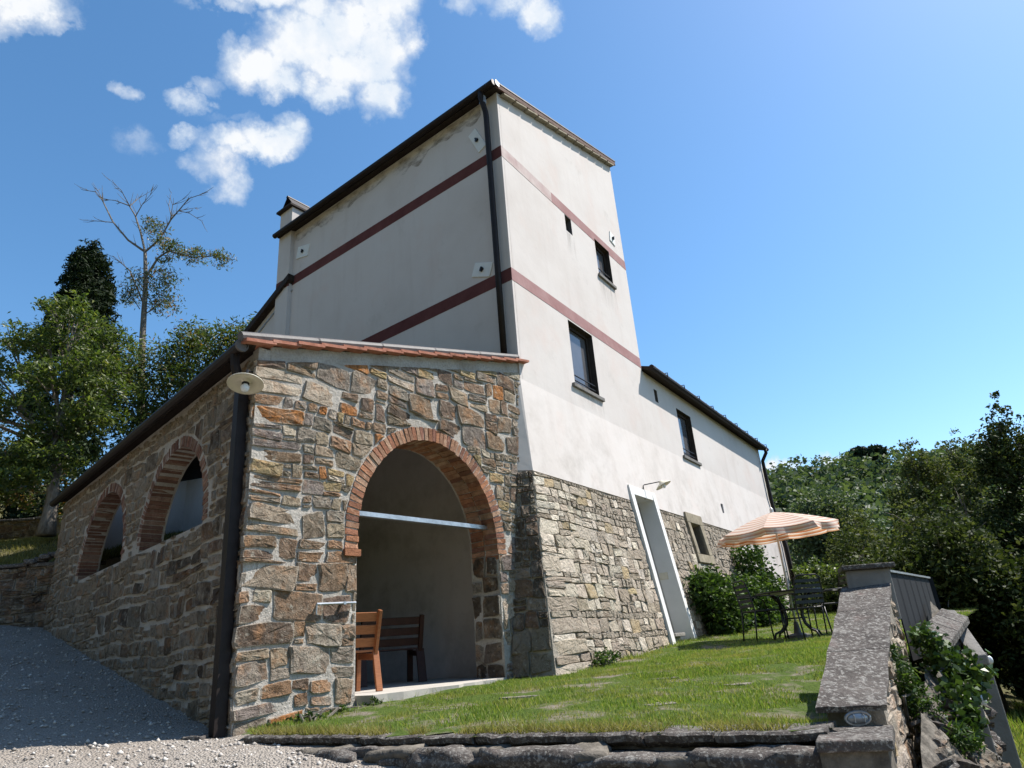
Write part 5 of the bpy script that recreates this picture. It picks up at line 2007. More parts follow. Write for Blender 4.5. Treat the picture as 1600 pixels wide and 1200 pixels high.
b.hexa([Vector((3.86, 6.50, -0.42)), Vector((3.98, 6.48, -0.42)), Vector((4.12, 6.98, -0.05)), Vector((4.0, 7.04, -0.03)), Vector((3.86, 6.50, -0.34)), Vector((3.98, 6.48, -0.34)), Vector((4.12, 6.98, 0.05)), Vector((4.0, 7.04, 0.07))])
part('coping_slab', b, MT['concrete'], rb, bevel=0.008)
for i, (x, y, zt, lab) in enumerate([(2.87, 5.08, -0.47, 'nearer grey concrete post with a white lamp, below the ivy'), (3.95, 6.62, -0.32, 'farther grey concrete post with a small white lamp, by the dark trees')]):
    t_ = thing('concrete_post', lab, 'post', (x, y, -1.7), 'concrete posts with lamps')
    b = MB()
    b.box((x, y, (zt - 1.9) / 2), 0.17, 0.2, zt + 1.9, rz=R(-18))
    part('shaft', b, MT['concrete'], t_, bevel=0.012)
    b = MB()
    b.lathe((x + 0.098, y - 0.05, zt - 0.07), [(0.001, -0.02), (0.022, -0.018), (0.024, 0.008), (0.014, 0.022), (0.001, 0.026)], 14, (1, -0.3, 0))
    for v in b.v:
        v.z = zt - 0.07 + (v.z - zt + 0.07) * 1.5
    part('lamp', b, MT['bulb'], t_, smooth=True)


# ------------------------------------------------------------------ vegetation
def leaves(name, centres, ln, wd, seed, m, parent, droop=0.0, sizevar=0.4):
    rg = np.random.default_rng(seed)
    n = len(centres)
    c = np.asarray(centres, np.float32)
    d = rg.normal(size=(n, 3))
    d[:, 2] = d[:, 2] * 0.7 - droop
    d /= np.linalg.norm(d, axis=1, keepdims=True)
    e = rg.normal(size=(n, 3))
    e -= d * (e * d).sum(1, keepdims=True)
    e /= np.linalg.norm(e, axis=1, keepdims=True)
    nn = np.cross(d, e)
    s = (1 + sizevar * rg.uniform(-1, 1, n))[:, None]
    L, Wd = ln * s, wd * s
    fold = nn * (Wd * 0.25)
    V = np.stack([c - d * L * 0.5, c + e * Wd * 0.5 + fold - d * L * 0.05, c + d * L * 0.5, c - e * Wd * 0.5 + fold - d * L * 0.05], 1).reshape(-1, 3)
    F = np.arange(4 * n).reshape(n, 4)
    if parent is not None:
        org = ABS[parent.name]
        V = V - np.array(org)
        return link(name, np_mesh(name, V, F), m, parent, org)
    return link(name, np_mesh(name, V, F), m)


def spray_points(crowns, n, seed, spray=22, sig=0.17, shell=0.55):
    """crowns: (x,y,z,rx,ry,rz[,weight])"""
    rg = np.random.default_rng(seed)
    w = np.array([(c[3] * c[4] * c[5]) ** (2 / 3) * (c[6] if len(c) > 6 else 1.0) for c in crowns])
    w /= w.sum()
    out_ = []
    for c, wi in zip(crowns, w):
        ns = max(2, int(n * wi / spray))
        d = rg.normal(size=(ns, 3))
        d /= np.linalg.norm(d, axis=1, keepdims=True)
        r = shell + (1.04 - shell) * rg.random(ns) ** 0.6
        r *= 1 + 0.22 * np.sin(d[:, 0] * 5 + c[0]) * np.cos(d[:, 2] * 4 + c[1])
        ctr = np.array(c[:3]) + d * r[:, None] * np.array(c[3:6])
        sg = sig * min(c[3], c[5])
        p = ctr[:, None] + rg.normal(size=(ns, spray, 3)) * sg * np.array([1, 1, 0.7])
        out_.append(p.reshape(-1, 3))
    return np.concatenate(out_)


def tree(name, label, base, trunk_top, rad, crowns, n, ln, wd, m, seed, group, cat='tree', spray=22, sig=0.17, shell=0.5, droop=0.1, limb=0.35):
    t = thing(name, label, cat, base, group)
    rg = random.Random(seed)
    b = MB()
    B_, T_ = Vector(base), Vector(trunk_top)
    pts = [B_.lerp(T_, k / 6) + Vector((rg.uniform(-1, 1), rg.uniform(-1, 1), 0)) * rad * 0.4 * (k > 1) for k in range(7)]
    b.tube(pts, [rad * (1.25 if k == 0 else 1 - 0.09 * k) for k in range(7)], 9)
    part('trunk', b, MT['bark'], t, smooth=True)
    b = MB()
    for c in crowns:
        cc = Vector(c[:3])
        st = pts[4].lerp(pts[6], rg.random())
        if (cc - st).length < 0.2:
            continue
        md = st.lerp(cc, 0.5) + Vector((rg.uniform(-.2, .2), rg.uniform(-.2, .2), rg.uniform(-.1, .3))) * (cc - st).length * 0.25
        b.tube([st, md, cc], [rad * limb, rad * limb * 0.65, rad * limb * 0.25], 6)
        for q in range(5):
            e_ = cc + Vector((rg.uniform(-1, 1) * c[3], rg.uniform(-1, 1) * c[4], rg.uniform(-0.6, 1) * c[5])) * 0.85
            b.tube([md.lerp(cc, rg.random()), (md.lerp(cc, 0.7) + e_) / 2 + Vector((0, 0, 0.05)), e_], [rad * limb * 0.35, rad * limb * 0.22, rad * limb * 0.08], 4)
    part('limbs', b, MT['bark'], t)
    leaves('crown', spray_points(crowns, n, seed, spray, sig, shell), ln, wd, seed + 1, m, t, droop)
    return t


def auto_crowns(c, rx, ry, rz, k, seed, r=(0.35, 0.6)):
    rg = random.Random(seed)
    out_ = []
    for i in range(k):
        while True:
            d = Vector((rg.uniform(-1, 1), rg.uniform(-1, 1), rg.uniform(-1, 1)))
            if d.length < 1:
                break
        s = rg.uniform(*r)
        out_.append((c[0] + d.x * rx * 0.75, c[1] + d.y * ry * 0.75, c[2] + d.z * rz * 0.8, rx * s, ry * s, rz * s * 0.8))
    return out_


# left: big leafy ash, second one behind the roof, dead-topped tree, cypress
GL = 'trees beyond the loggia'
tree('leafy_tree', 'broad bright green leafy tree with a pale trunk, left of the loggia', (-9.68, 13.5, 2.85), (-9.75, 13.6, 5.2), 0.15,
     [(-10.4, 13.5, 7.25, 0.8, 0.8, 0.34), (-11.6, 13.4, 6.75, 0.8, 0.8, 0.30), (-9.3, 13.6, 6.6, 0.65, 0.7, 0.32), (-10.7, 13.0, 5.55, 0.95, 0.8, 0.30), (-9.1, 13.4, 5.3, 0.65, 0.8, 0.32), (-10.0, 13.6, 7.95, 0.6, 0.7, 0.28), (-12.3, 13.4, 5.5, 0.9, 0.8, 0.28), (-11.3, 13.3, 4.5, 1.0, 0.8, 0.26), (-9.7, 13.2, 4.4, 0.8, 0.8, 0.27), (-9.25, 13.9, 7.4, 0.5, 0.6, 0.30), (-11.5, 13.6, 7.45, 0.5, 0.6, 0.2),
      (-10.0, 13.2, 6.2, 0.9, 0.7, 0.30), (-12.5, 13.5, 6.4, 0.7, 0.6, 0.25), (-9.8, 13.3, 4.95, 0.7, 0.6, 0.24), (-8.9, 13.5, 5.95, 0.5, 0.6, 0.3), (-11.9, 13.2, 5.9, 0.7, 0.6, 0.24), (-10.6, 13.7, 8.25, 0.35, 0.4, 0.16), (-13.0, 13.4, 4.7, 0.9, 0.7, 0.28), (-10.4, 13.0, 3.95, 0.9, 0.6, 0.22), (-12.0, 13.2, 3.9, 0.8, 0.6, 0.22), (-13.2, 13.5, 5.7, 0.6, 0.6, 0.25)],
     26000, 0.115, 0.036, MT['leaf_ash'], 101, GL, droop=0.5, sig=0.34, shell=0.3)
tree('leafy_tree', 'dusky green leafy tree rising just behind the loggia roof', (-8.3, 15.2, 3.1), (-8.0, 15.2, 5.6), 0.17,
     [(-8.7, 15.0, 7.1, 0.9, 1.0, 0.6), (-7.3, 15.1, 7.5, 0.9, 0.9, 0.55), (-6.5, 15.2, 7.7, 0.65, 0.8, 0.5), (-9.1, 15.0, 6.0, 0.9, 1.0, 0.6), (-7.6, 15.0, 6.3, 1.0, 1.0, 0.65), (-6.2, 15.0, 6.8, 0.8, 0.8, 0.6), (-8.3, 14.8, 5.0, 1.0, 0.9, 0.6), (-5.6, 15.5, 7.6, 0.6, 0.7, 0.45), (-9.7, 15.2, 7.0, 0.5, 0.8, 0.45), (-8.0, 15.1, 7.9, 0.5, 0.6, 0.35), (-5.2, 15.4, 8.0, 0.45, 0.5, 0.3), (-6.9, 15.0, 5.6, 0.9, 0.8, 0.6)],
     30000, 0.11, 0.036, MT['leaf_dusk'], 111, GL, droop=0.45, sig=0.28, shell=0.35)
tree('leafy_tree', 'dark leafy tree low down at the far left edge', (-13.6, 15.0, 2.9), (-13.4, 15, 4.8), 0.16,
     [(-13.6, 15, 5.6, 1.3, 1.2, 1.1), (-12.6, 14.8, 4.6, 1.0, 1.0, 0.8), (-14.6, 15, 6.6, 1.2, 1, 1), (-11.5, 15.6, 4.4, 0.9, 0.9, 0.6), (-14.2, 15, 4.5, 1.2, 1, 0.8)],
     16000, 0.12, 0.05, MT['leaf_dry'], 121, GL, droop=0.3)
# cypress
cy = thing('cypress_tree', 'dark narrow cypress standing behind the leafy trees', 'tree', (-17.3, 24, 5.0), None)
b = MB()
b.tube([(-17.3, 24, 4.8), (-17.35, 24, 11), (-17.4, 24, 16.5)], [0.28, 0.2, 0.05], 8)
part('trunk', b, MT['bark'], cy)
rg = np.random.default_rng(7)
cr = []
for k in range(120):
    t = rg.random() ** 0.9
    a = rg.uniform(0, 2 * math.pi)
    z = 5.6 + t * 11.2
    prof = 1.62 * min(1.0, ((1 - t) * 2.0 + 0.10)) ** 0.7 * (0.72 + 0.28 * math.sin(min(t * 4, 1.57)))
    r = prof * 0.72
    cr.append((-17.35 + math.cos(a) * r, 24 + math.sin(a) * r, z, 0.40, 0.40, 0.62))
for k in range(9):
    cr.append((-17.7 + rg.uniform(-0.35, 0.35), 24, 15.9 + rg.uniform(-0.3, 0.9), 0.22, 0.22, 0.55))
leaves('crown', spray_points(cr, 60000, 71, 14, 0.22, 0.55), 0.20, 0.06, 72, MT['leaf_cyp'], cy, droop=-0.5)
# dead-topped tree
dt = thing('dead_topped_tree', 'tall thin tree with bare dead top branches and brown drying leaves', 'tree', (-9.08, 16.0, 2.99))
b = MB()
b.tube([(-9.08, 16, 2.9), (-9.4, 16, 5.2), (-9.56, 16, 6.26), (-9.80, 16, 8.47), (-9.95, 16, 10.33), (-10.09, 16, 11.24)], [0.13, 0.11, 0.095, 0.08, 0.06, 0.045], 9)
part('trunk', b, MT['bark'], dt, smooth=True)
BR = [[(-10.09, 16, 11.24), (-10.65, 16.02, 11.7), (-11.2, 16.04, 12.39), (-11.64, 16.06, 13.2), (-11.9, 16.08, 13.55), (-12.32, 16.11, 13.68)], [(-11.18, 16.03, 12.36), (-11.43, 15.84, 12.29), (-11.76, 15.69, 12.26)], [(-11.6, 16.05, 13.15), (-11.85, 16.12, 13.57), (-12.18, 16.25, 14.05)],
      [(-10.09, 16, 11.24), (-10.34, 16.06, 11.95), (-10.62, 16.12, 12.61), (-10.89, 16.18, 13.03), (-11.38, 16.24, 13.31), (-11.76, 16.3, 13.43)], [(-10.85, 16.16, 12.98), (-10.95, 15.8, 13.3), (-11.05, 15.4, 13.35)], [(-10.6, 16.1, 12.55), (-10.25, 15.8, 12.75), (-9.75, 15.5, 13.0)], [(-10.87, 16.17, 13.0), (-10.79, 16.4, 13.45), (-10.5, 16.6, 13.9)],
      [(-10.09, 16, 11.24), (-9.64, 15.88, 11.55), (-9.34, 15.77, 12.1), (-9.07, 15.65, 12.31), (-8.77, 15.54, 12.6), (-8.17, 15.42, 12.68)], [(-9.36, 15.78, 12.08), (-9.29, 15.68, 12.54), (-8.8, 15.5, 12.62)], [(-9.32, 15.76, 12.15), (-9.6, 16.0, 12.8), (-9.75, 16.3, 13.5)], [(-9.1, 15.66, 12.3), (-8.85, 15.8, 12.3), (-8.5, 15.93, 12.06)], [(-9.1, 15.66, 12.3), (-8.7, 15.9, 12.55)],
      [(-9.93, 16, 10.46), (-9.69, 15.99, 10.99), (-9.41, 15.98, 11.2), (-8.7, 15.97, 10.92), (-8.09, 15.95, 10.89), (-7.53, 15.94, 10.69)], [(-9.9, 16, 9.52), (-10.51, 16.11, 10.72), (-10.86, 16.22, 11.07), (-11.22, 16.33, 11.42)], [(-9.95, 16, 10.3), (-9.5, 15.8, 10.5), (-9.2, 15.6, 10.3)], [(-9.85, 16, 9.2), (-9.4, 16.1, 9.7), (-9.1, 16.1, 9.6)], [(-10.0, 16, 9.4), (-10.3, 15.9, 9.9)]]
rgb = random.Random(9)
for pts in BR:
    b = MB()
    r0_ = 0.034 if len(pts) > 4 else (0.026 if len(pts) == 4 else 0.015)
    b.tube(pts, [r0_ * (1 - 0.8 * k / (len(pts) - 1)) for k in range(len(pts))], 6)
    for k in range(1, len(pts)):
        for q in range(3):
            p = Vector(pts[k - 1]).lerp(Vector(pts[k]), rgb.random())
            d = (Vector(pts[k]) - Vector(pts[k - 1])).normalized() + Vector((rgb.uniform(-1, 1), rgb.uniform(-1, 1), rgb.uniform(-0.5, 1))) * 0.8
            L_ = rgb.uniform(0.12, 0.4)
            b.tube([p, p + d.normalized() * L_ * 0.6, p + d.normalized() * L_ + Vector((0, 0, 0.04))], [0.009, 0.006, 0.003], 4)
    part('branch', b, MT['bark'], dt)
dcr = [(-9.95, 16, 12.05, 0.36, 0.4, 0.24), (-9.24, 16, 11.24, 0.42, 0.4, 0.25), (-8.55, 16, 11.0, 0.5, 0.4, 0.2), (-7.87, 16, 10.82, 0.32, 0.35, 0.2), (-10.21, 16, 10.3, 0.33, 0.35, 0.33), (-9.49, 16, 10.25, 0.46, 0.4, 0.34), (-9.35, 16, 9.6, 0.46, 0.4, 0.36), (-10.3, 16, 9.8, 0.34, 0.3, 0.22), (-9.7, 16, 11.5, 0.25, 0.3, 0.2), (-9.5, 16, 10.9, 0.2, 0.2, 0.12)]
leaves('crown', spray_points(dcr, 4200, 131, 9, 0.32, 0.2), 0.10, 0.028, 132, MT['leaf_dry'], dt, 0.9)

# right: dense wood
GR = 'trees of the dark wood right of the parapet'
RT_ = [
    ('tall dark tree that stands highest at the right edge of the wood', (14.1, 19.0, -2.4), 6.0, 1.2, 15000, 11),
    ('dark tree cut by the right frame edge, beside the tallest one', (13.6, 16.0, -2.3), 4.2, 1.7, 16000, 12),
    ('dark bushy tree in front at the right, above the concrete posts', (10.2, 13.6, -2.1), 1.9, 1.6, 15000, 13),
    ('dense dark tree right behind the sheet metal gate', (9.0, 14.8, -1.9), 2.6, 1.7, 17000, 14),
    ('olive tree with thin airy top, left of the two in mid wood', (14.3, 24.0, -2.4), 6.2, 1.6, 17000, 15),
    ('olive tree with thin airy top, right of the two in mid wood', (16.2, 24.5, -2.5), 6.3, 1.6, 17000, 16),
    ('broad olive tree rising behind the parasol', (12.4, 25.5, -2.3), 4.1, 2.0, 18000, 17),
    ('dark tree filling the gap left of the tallest tree', (12.4, 19.2, -2.4), 3.6, 1.8, 16000, 18),
    ('dark low tree right of the gate by the frame edge', (12.2, 14.2, -2.2), 2.6, 1.6, 14000, 19),
    ('dark tree in the middle of the wood, below the airy tops', (11.0, 19.5, -2.2), 3.4, 1.9, 16000, 20),
    ('tree in the shadowed heart of the wood behind the end pier', (8.7, 18.2, -1.9), 2.4, 1.7, 15000, 21),
]
for (lab, (x, y, z0), top, rx, n, sd) in RT_:
    h = top - z0
    crw = auto_crowns((x, y, z0 + h * 0.47), rx, rx, h * 0.44, 17, sd, (0.28, 0.5))
    crw += [(x, y, top - 0.75, rx * 0.30, rx * 0.30, 0.75, 0.55), (x + 0.35, y, top - 1.5, rx * 0.45, rx * 0.4, 0.7, 0.8), (x - 0.4, y, top - 1.9, rx * 0.5, rx * 0.4, 0.7, 0.9)]
    tree('woodland_tree', lab, (x, y, z0), (x, y, z0 + h * 0.7), 0.16, crw, int(n * 1.9), 0.105, 0.058, MT['leaf_olive'] if sd in (15, 16, 17, 20) else MT['leaf_wood'], sd * 13, GR, spray=26, sig=0.2, shell=0.5, droop=0.0, limb=0.4)
# lighter trees by the end of the wing
GM = 'lighter trees beyond the wing'
for (lab, (x, y, z0), top, rx, n, sd) in [
    ('sunlit light green tree close behind the end of the wing', (13.2, 30.0, -0.5), 5.6, 1.8, 14000, 31),
    ('light green tree above the parasol top', (17.2, 36.0, -1.0), 6.0, 2.2, 14000, 32),
    ('green tree between the wing and the wooded hill', (20.5, 42.0, -1.0), 7.2, 2.8, 15000, 33),
    ('small sunlit bush behind the garden table', (8.9, 21.5, -0.2), 1.9, 1.0, 7000, 34),
    ('bright green bush right of the garden table', (9.2, 19.6, -0.6), 1.0, 1.1, 7000, 35),
    ('green tree farther right on the slope below the hill', (24.5, 44.0, -1.5), 7.2, 3.0, 15000, 36),
]:
    h = top - z0
    crw = auto_crowns((x, y, z0 + h * 0.55), rx, rx, h * 0.42, 10, sd, (0.4, 0.6))
    k = max(0.12, 0.0052 * y)
    tree('woodland_tree', lab, (x, y, z0), (x, y, z0 + h * 0.7), 0.14, crw, n, k * 1.1, k * 0.6, MT['leaf_ash'] if sd in (34, 35) else MT['leaf_hill'], sd * 17, GM, spray=20, sig=0.22, shell=0.4)
# wooded hill as one mass
rg = np.random.default_rng(55)
hc = []
while len(hc) < 620:
    x, y = rg.uniform(15, 125), rg.uniform(50, 120)
    if not (0.30 < x / y < 1.0):
        continue
    z = float(terr_z(x, y))
    s = rg.uniform(1.6, 3.2)
    hc.append((x, y, z + s * 1.1, s, s, s * rg.uniform(0.9, 1.4)))
hw = leaves('hill_wood', spray_points(hc, 110000, 56, 14, 0.2, 0.6), 0.75, 0.48, 57, MT['leaf_hill'], None)
hw['kind'] = 'stuff'
hw['label'] = 'wooded hillside of mixed green trees in the distance'
for i, (x, y, lab) in enumerate([(56.5, 110, 'left one of two dark umbrella pines on the hill skyline'), (59.5, 110, 'right one of two dark umbrella pines on the hill skyline')]):
    z = 20.5
    tree('umbrella_pine', lab, (x, y, z), (x, y, z + 5.0), 0.3, [(x, y, z + 5.6, 1.7, 1.7, 1.0), (x - 0.6, y, z + 4.6, 1.3, 1.3, 0.8), (x + 0.5, y, z + 6.3, 1.0, 1.0, 0.6)], 2200, 0.7, 0.3, MT['leaf_pine'], 500 + i, 'pines on the hill skyline', spray=12)

# shrubs at the foot of the wing
def shrub(name, label, cat, crowns, n, ln, wd, m, seed, base, group=None, stems=7):
    t = thing(name, label, cat, base, group)
    rg_ = random.Random(seed)
    b = MB()
    for k in range(stems):
        c = rg_.choice(crowns)
        b_ = Vector(base) + Vector((rg_.uniform(-0.1, 0.1), rg_.uniform(-0.1, 0.1), -0.05))
        e_ = Vector(c[:3]) + Vector((rg_.uniform(-1, 1) * c[3], rg_.uniform(-1, 1) * c[4], rg_.uniform(-0.5, 1) * c[5])) * 0.7
        b.tube([b_, b_.lerp(e_, 0.5) + Vector((rg_.uniform(-.1, .1), rg_.uniform(-.1, .1), 0.08)), e_], [0.016, 0.011, 0.004], 5)
    part('stems', b, MT['bark'], t)
    leaves('foliage', spray_points(crowns, n, seed, 12, 0.30, 0.3), ln, wd, seed + 1, m, t, 0.5)
    return t


def fw_pt(s, z, o):
    p = C0 + dR * s + Z * z + nR * (oR(z) + o)
    return (p.x, p.y, p.z)


GS = 'climbing shrubs against the stone base'
shrub('climbing_shrub', 'rounded leafy green shrub growing next to the white door recess', 'shrub', [(*fw_pt(5.0, 0.75, 0.25), 0.42, 0.42, 0.40), (*fw_pt(5.5, 0.45, 0.3), 0.45, 0.45, 0.45), (*fw_pt(5.3, 0.9, 0.22), 0.35, 0.35, 0.28), (*fw_pt(5.9, 0.35, 0.3), 0.34, 0.34, 0.36), (*fw_pt(5.3, 0.2, 0.3), 0.38, 0.38, 0.3)], 5200, 0.10, 0.05, MT['leaf_shrub'], 601, fw_pt(5.4, 0.0, 0.3), GS)
shrub('climbing_shrub', 'taller dark climbing shrub below the left rim of the parasol', 'shrub', [(*fw_pt(8.6, 1.5, 0.25), 0.40, 0.40, 0.42), (*fw_pt(8.9, 1.0, 0.3), 0.45, 0.45, 0.45), (*fw_pt(8.0, 0.8, 0.25), 0.40, 0.40, 0.40), (*fw_pt(7.4, 0.75, 0.25), 0.36, 0.36, 0.38), (*fw_pt(7.7, 0.35, 0.35), 0.45, 0.45, 0.35), (*fw_pt(8.6, 0.45, 0.35), 0.5, 0.5, 0.35), (*fw_pt(9.4, 0.8, 0.3), 0.36, 0.36, 0.4)], 8200, 0.10, 0.05, MT['leaf_shrub'], 611, fw_pt(8.2, 0.05, 0.35), GS)
shrub('ivy_plant', 'glossy green ivy hanging over the rubble bank', 'ivy', [(2.88, 5.35, -0.16, 0.12, 0.14, 0.09), (2.92, 5.25, -0.28, 0.14, 0.16, 0.12), (3.02, 5.2, -0.38, 0.15, 0.16, 0.11), (2.78, 4.95, -0.50, 0.12, 0.14, 0.12), (2.95, 5.15, -0.46, 0.14, 0.12, 0.1), (2.62, 4.72, -0.66, 0.09, 0.1, 0.12), (2.72, 4.8, -0.60, 0.1, 0.1, 0.1), (2.80, 5.25, -0.12, 0.1, 0.12, 0.06)], 1500, 0.05, 0.038, MT['leaf_ivy'], 621, (2.7, 4.9, -0.7))
shrub('weed_plant', 'feathery green weeds growing up beside the parapet stones', 'weeds', [(2.32, 4.7, -0.38, 0.08, 0.12, 0.16), (2.36, 4.85, -0.30, 0.07, 0.12, 0.15), (2.40, 4.7, -0.50, 0.1, 0.1, 0.12), (2.50, 4.55, -0.68, 0.1, 0.1, 0.1)], 1500, 0.06, 0.012, MT['leaf_shrub'], 631, (2.35, 4.7, -0.55))
shrub('weed_plant', 'small leafy weed at the foot of the stone base corner', 'weeds', [(0.98, 9.65, -0.16, 0.14, 0.14, 0.10), (0.85, 9.5, -0.2, 0.1, 0.1, 0.08)], 420, 0.05, 0.022, MT['leaf_shrub'], 641, (0.95, 9.6, -0.3))
shrub('weed_plant', 'low weeds at the foot of the loggia corner pier', 'weeds', [(-2.0, 6.35, -0.42, 0.16, 0.1, 0.04), (-1.75, 6.65, -0.40, 0.14, 0.1, 0.05), (-2.2, 6.15, -0.44, 0.1, 0.08, 0.03), (-1.55, 6.95, -0.37, 0.12, 0.08, 0.05)], 900, 0.035, 0.014, MT['leaf_shrub'], 651, (-2.0, 6.3, -0.46))
shrub('weed_plant', 'orange dried weeds on the rock ledge in the foreground', 'weeds', [(-0.12, 4.42, -0.66, 0.12, 0.10, 0.04), (0.1, 4.35, -0.66, 0.10, 0.08, 0.03), (0.02, 4.62, -0.56, 0.08, 0.06, 0.03), (0.5, 4.2, -0.7, 0.1, 0.06, 0.03)], 1000, 0.045, 0.010, MT['straw'], 661, (-0.1, 4.4, -0.72))


# grass blades on the lawn
def blades(name, x, y, z, h, w, seed, m, lean=0.5):
    rg_ = np.random.default_rng(seed)
    n = len(x)
    a = rg_.uniform(0, 2 * math.pi, n)
    bx, by = np.cos(a) * w / 2, np.sin(a) * w / 2
    lx, ly = rg_.normal(size=n) * h * lean, rg_.normal(size=n) * h * lean
    V = np.stack([np.stack([x - bx, y - by, z - 0.01], 1), np.stack([x + bx, y + by, z - 0.01], 1), np.stack([x + lx, y + ly, z + h], 1)], 1).reshape(-1, 3)
    o = link(name, np_mesh(name, V, np.arange(3 * n).reshape(n, 3)), m)
    o['kind'] = 'stuff'
    return o


rg = np.random.default_rng(91)
N = 420000
gx = np.concatenate([rg.uniform(-2.6, 5.5, N // 2), rg.uniform(-1, 12, N // 2)])
gy = np.concatenate([rg.uniform(3.6, 10.5, N // 2), rg.uniform(7, 23, N // 2)])
ok = inpoly(gx, gy, LAWN_POLY)
gx, gy = gx[ok], gy[ok]
pn_ = np.array([mnoise.fractal(Vector((a * 1.1, b_ * 1.1, 5.0)), 1.0, 2.0, 3) for a, b_ in zip(gx, gy)])
edge = np.abs(side_of(gx, gy, KA, KN))
kp = (pn_ < 0.10 + 0.38 * rg.random(len(gx))) & ((edge > 0.10 + 0.12 * rg.random(len(gx))) | (rg.random(len(gx)) < 0.10)) & (side_of(gx, gy, KA, KN) < -0.02)
thrz = (side_of(gx, gy, B0, nF) < 0.42) & (side_of(gx, gy, B0 + dF * -3.1, dF) > 0) & (side_of(gx, gy, B0 + dF * -1.3, dF) < 0)
kp &= ~thrz
gx, gy, pn_ = gx[kp], gy[kp], pn_[kp]
gz = lawn_z(gx, gy)
dist = np.hypot(gx, gy)
hh = (0.012 + 0.020 * rg.random(len(gx)) ** 1.5) * (1 + 0.6 * np.clip(-pn_, 0, 1))
near_wall = np.exp(-np.abs(side_of(gx, gy, C0 + nR * 0.5, nR)) / 0.22) * (side_of(gx, gy, C0, dR) > -0.2)
hh *= 1 + 2.2 * near_wall * rg.random(len(gx))
grass = blades('grass', gx, gy, gz, hh, 0.005 + 0.0007 * dist, 92, MT['grass'])
tx_ = rg.uniform(-2.3, 5.5, 30000)
ty_ = rg.uniform(3.8, 12.0, 30000)
tn_ = np.array([mnoise.fractal(Vector((a * 2.3, b_ * 2.3, 15.0)), 1.0, 2.0, 3) for a, b_ in zip(tx_, ty_)])
k_ = inpoly(tx_, ty_, LAWN_POLY) & (tn_ > 0.28) & (side_of(tx_, ty_, KA, KN) < -0.05)
tx_, ty_ = tx_[k_], ty_[k_]
tufts = blades('grass_tufts', tx_, ty_, lawn_z(tx_, ty_), 0.035 + 0.05 * rg.random(len(tx_)), 0.007, 95, MT['grass'], 0.7)
kx = rg.random(4000)
kd_ = rg.random(4000) ** 2 * 0.16
ex, ey = KA.x + KD.x * KL * kx - KN.x * kd_, KA.y + KD.y * KL * kx - KN.y * kd_
k_ = np.array([mnoise.noise(Vector((a * 3.0, 2.0, 1.0))) for a in kx * KL]) > -0.1
edge_dry = blades('dry_edge_grass', ex[k_], ey[k_], lawn_z(ex[k_], ey[k_]) + 0.004, 0.03 + 0.05 * rg.random(int(k_.sum())), 0.006, 96, MT['drygrass'], 0.9)
grass['label'] = 'short patchy green grass of the lawn'
x = rg.uniform(-14, -7.5, 16000)
y = rg.uniform(11.9, 15.5, 16000)
grass2 = blades('grass', x, y, up_z(x, y), 0.05 + 0.06 * rg.random(16000), 0.02, 93, MT['drygrass'])
x = rg.uniform(4.0, 14, 26000)
y = rg.uniform(5.0, 16, 26000)
k_ = ~inpoly(x, y, LAWN_POLY)
x, y = x[k_], y[k_]
grass3 = blades('grass', x, y, terr_z(x, y), 0.10 + 0.15 * rg.random(len(x)), 0.03, 94, MT['grass'])

fs = thing('stepping_stones', 'flat grey stones sunk in the grass in the middle of the lawn', 'stones', (1.0, 6.2, -0.42))
rfs = random.Random(3)
for k, (x, y, r_) in enumerate([(1.75, 6.45, 0.12), (1.25, 7.1, 0.10), (-0.15, 6.6, 0.12), (-0.85, 6.3, 0.13), (0.9, 5.5, 0.10)]):
    zt = float(lawn_z(x, y))
    n_ = 9
    b = MB()
    ang = [2 * math.pi * j / n_ for j in range(n_)]
    rr_ = [r_ * rfs.uniform(0.7, 1.15) for _ in ang]
    b.loft([[Vector((x + 1.5 * q * math.cos(a), y + q * math.sin(a), zt - 0.04)) for a, q in zip(ang, rr_)], [Vector((x + 1.45 * q * math.cos(a), y + 0.95 * q * math.sin(a), zt + 0.002 + rfs.uniform(0, 0.005))) for a, q in zip(ang, rr_)]])
    part('stone', b, MT['flatstone'], fs)

# pebbles on the gravel
n = 34000
t = rg.random(n) ** 0.7
x = -10 + rg.random(n) * 11.6
y = 2.2 + rg.random(n) ** 1.3 * 9.3
k_ = (side_of(x, y, K0, nG) > -0.02) & (side_of(x, y, KA, KN) > 0.05) & (x < 1.6)
k_ |= (side_of(x, y, K0, nG) > 0.02) & (x < -2.4)
x, y = x[k_], y[k_]
n = len(x)
z = gravel_z(x, y) + 0.004
bs = np.array([(1, 0, 0), (-1, 0, 0), (0, 1, 0), (0, -1, 0), (0, 0, 1), (0, 0, -1)], float)
s = (0.006 + 0.020 * rg.random(n) ** 4)[:, None, None] * rg.uniform(0.6, 1.3, (n, 1, 3)) * np.array([1, 1, 0.7])
ang = rg.uniform(0, 2 * math.pi, n)
P_ = bs[None] * s * rg.uniform(0.8, 1.2, (n, 6, 1))
ca_, sa_ = np.cos(ang)[:, None], np.sin(ang)[:, None]
P_ = np.stack([P_[..., 0] * ca_ - P_[..., 1] * sa_, P_[..., 0] * sa_ + P_[..., 1] * ca_, P_[..., 2]], -1) + np.stack([x, y, z], 1)[:, None]
ft_ = np.array([(0, 2, 4), (2, 1, 4), (1, 3, 4), (3, 0, 4), (2, 0, 5), (1, 2, 5), (3, 1, 5), (0, 3, 5)])
pb = link('pebbles', np_mesh('pebbles', P_.reshape(-1, 3), (ft_[None] + (np.arange(n) * 6)[:, None, None]).reshape(-1, 3)), MT['pebble'], None, (0, 0, 0), True)
pb['kind'] = 'stuff'
pb['label'] = 'loose pale pebbles scattered over the gravel yard'
me = rock_mesh(0.10, 0.07, 0.04, 5)
me.materials.append(MT['lichen'])
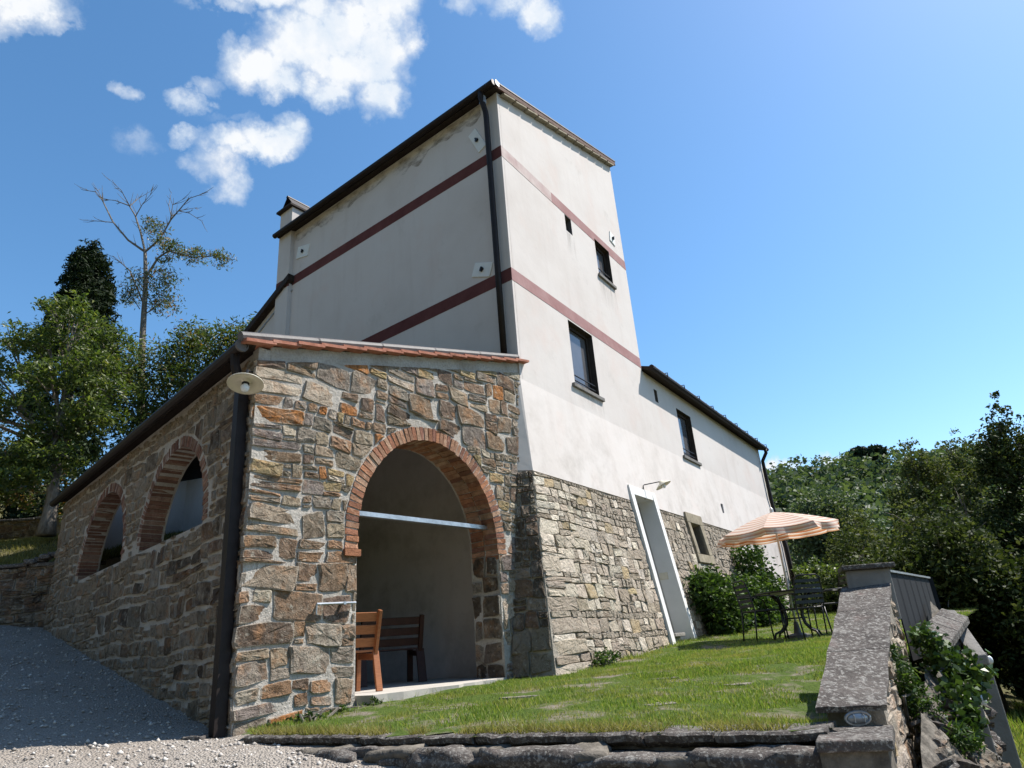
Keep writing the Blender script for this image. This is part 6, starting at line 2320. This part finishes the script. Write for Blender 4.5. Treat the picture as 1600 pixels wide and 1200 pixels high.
lr = link('loose_stone', me, None, None, (-2.80, 6.05, -0.49), True)
lr['label'] = 'single pale flat stone lying by the foot of the corner downpipe'
lr['category'] = 'stone'

# terrace wall at the far left and the wall behind the big tree
def dry_wall(name, label, p0, p1, zb, zt, seed, pal, thick=0.4):
    d = (p1 - p0)
    L_ = d.length
    d.normalize()
    n_ = Vector((d.y, -d.x, 0))
    t_ = thing(name, label, 'wall', p0 + Z * zb)
    b = MB()
    b.loft([[p0 + Z * zb, p1 + Z * zb, p1 - n_ * thick + Z * zb, p0 - n_ * thick + Z * zb], [p0 + Z * zt, p1 + Z * zt, p1 - n_ * thick + Z * zt, p0 - n_ * thick + Z * zt]])
    w_ = part('wall_core', b, MT['joint'], t_)
    cl_ = stone_cells(random.Random(seed), 0, L_, zb, zt + 0.03, (0.10, 0.2), (1.0, 2.6))
    queue_stones(seed, w_, lambda a, z, dd: p0 + d * a + Z * z + n_ * dd, cl_, 0.006, 0.12, (0.01, 0.02, 0), (0, L_, zb, zt + 0.03), pal, 0.04, owner=name + label)
    flush_stones(name + label, 200)
    rg_ = random.Random(seed + 1)
    a = 0.0
    while a < L_:
        w2 = rg_.uniform(0.25, 0.6)
        b = MB()
        q = p0 + d * (a + w2 / 2) - n_ * (thick / 2 - 0.03)
        b.box(q + Z * (zt + 0.035 + rg_.uniform(-0.01, 0.02)), w2 - 0.02, thick + 0.08, 0.06, rz=math.atan2(d.y, d.x) + rg_.uniform(-0.04, 0.04))
        part('coping_stone', b, MT['lichen'], t_, bevel=0.012)
        a += w2
    return t_


dry_wall('terrace_wall', 'low dry stone terrace wall at the left, holding up the grass slope', Vector((-15.0, 11.55, 0)), Vector((-7.95, 11.72, 0)), 0.5, 1.93, 801, PAL_SIDE)
dry_wall('garden_wall', 'shaded garden wall behind the trunk of the big leafy tree', Vector((-19.0, 17.2, 0)), Vector((-7.0, 17.6, 0)), 2.9, 4.1, 811, PAL_SIDE)
hp = thing('stone_heap', 'little sunlit heap of loose stones on the end of the terrace wall', 'stones', (-8.4, 11.66, 2.0))
for k in range(4):
    me = rock_mesh(0.11, 0.09, 0.05, 40 + k)
    me.materials.append(MT['lichen'])
    link('rock', me, None, hp, (-8.52 + 0.12 * k, 11.66 + 0.05 * (k % 2), 2.02 + 0.035 * k), True)
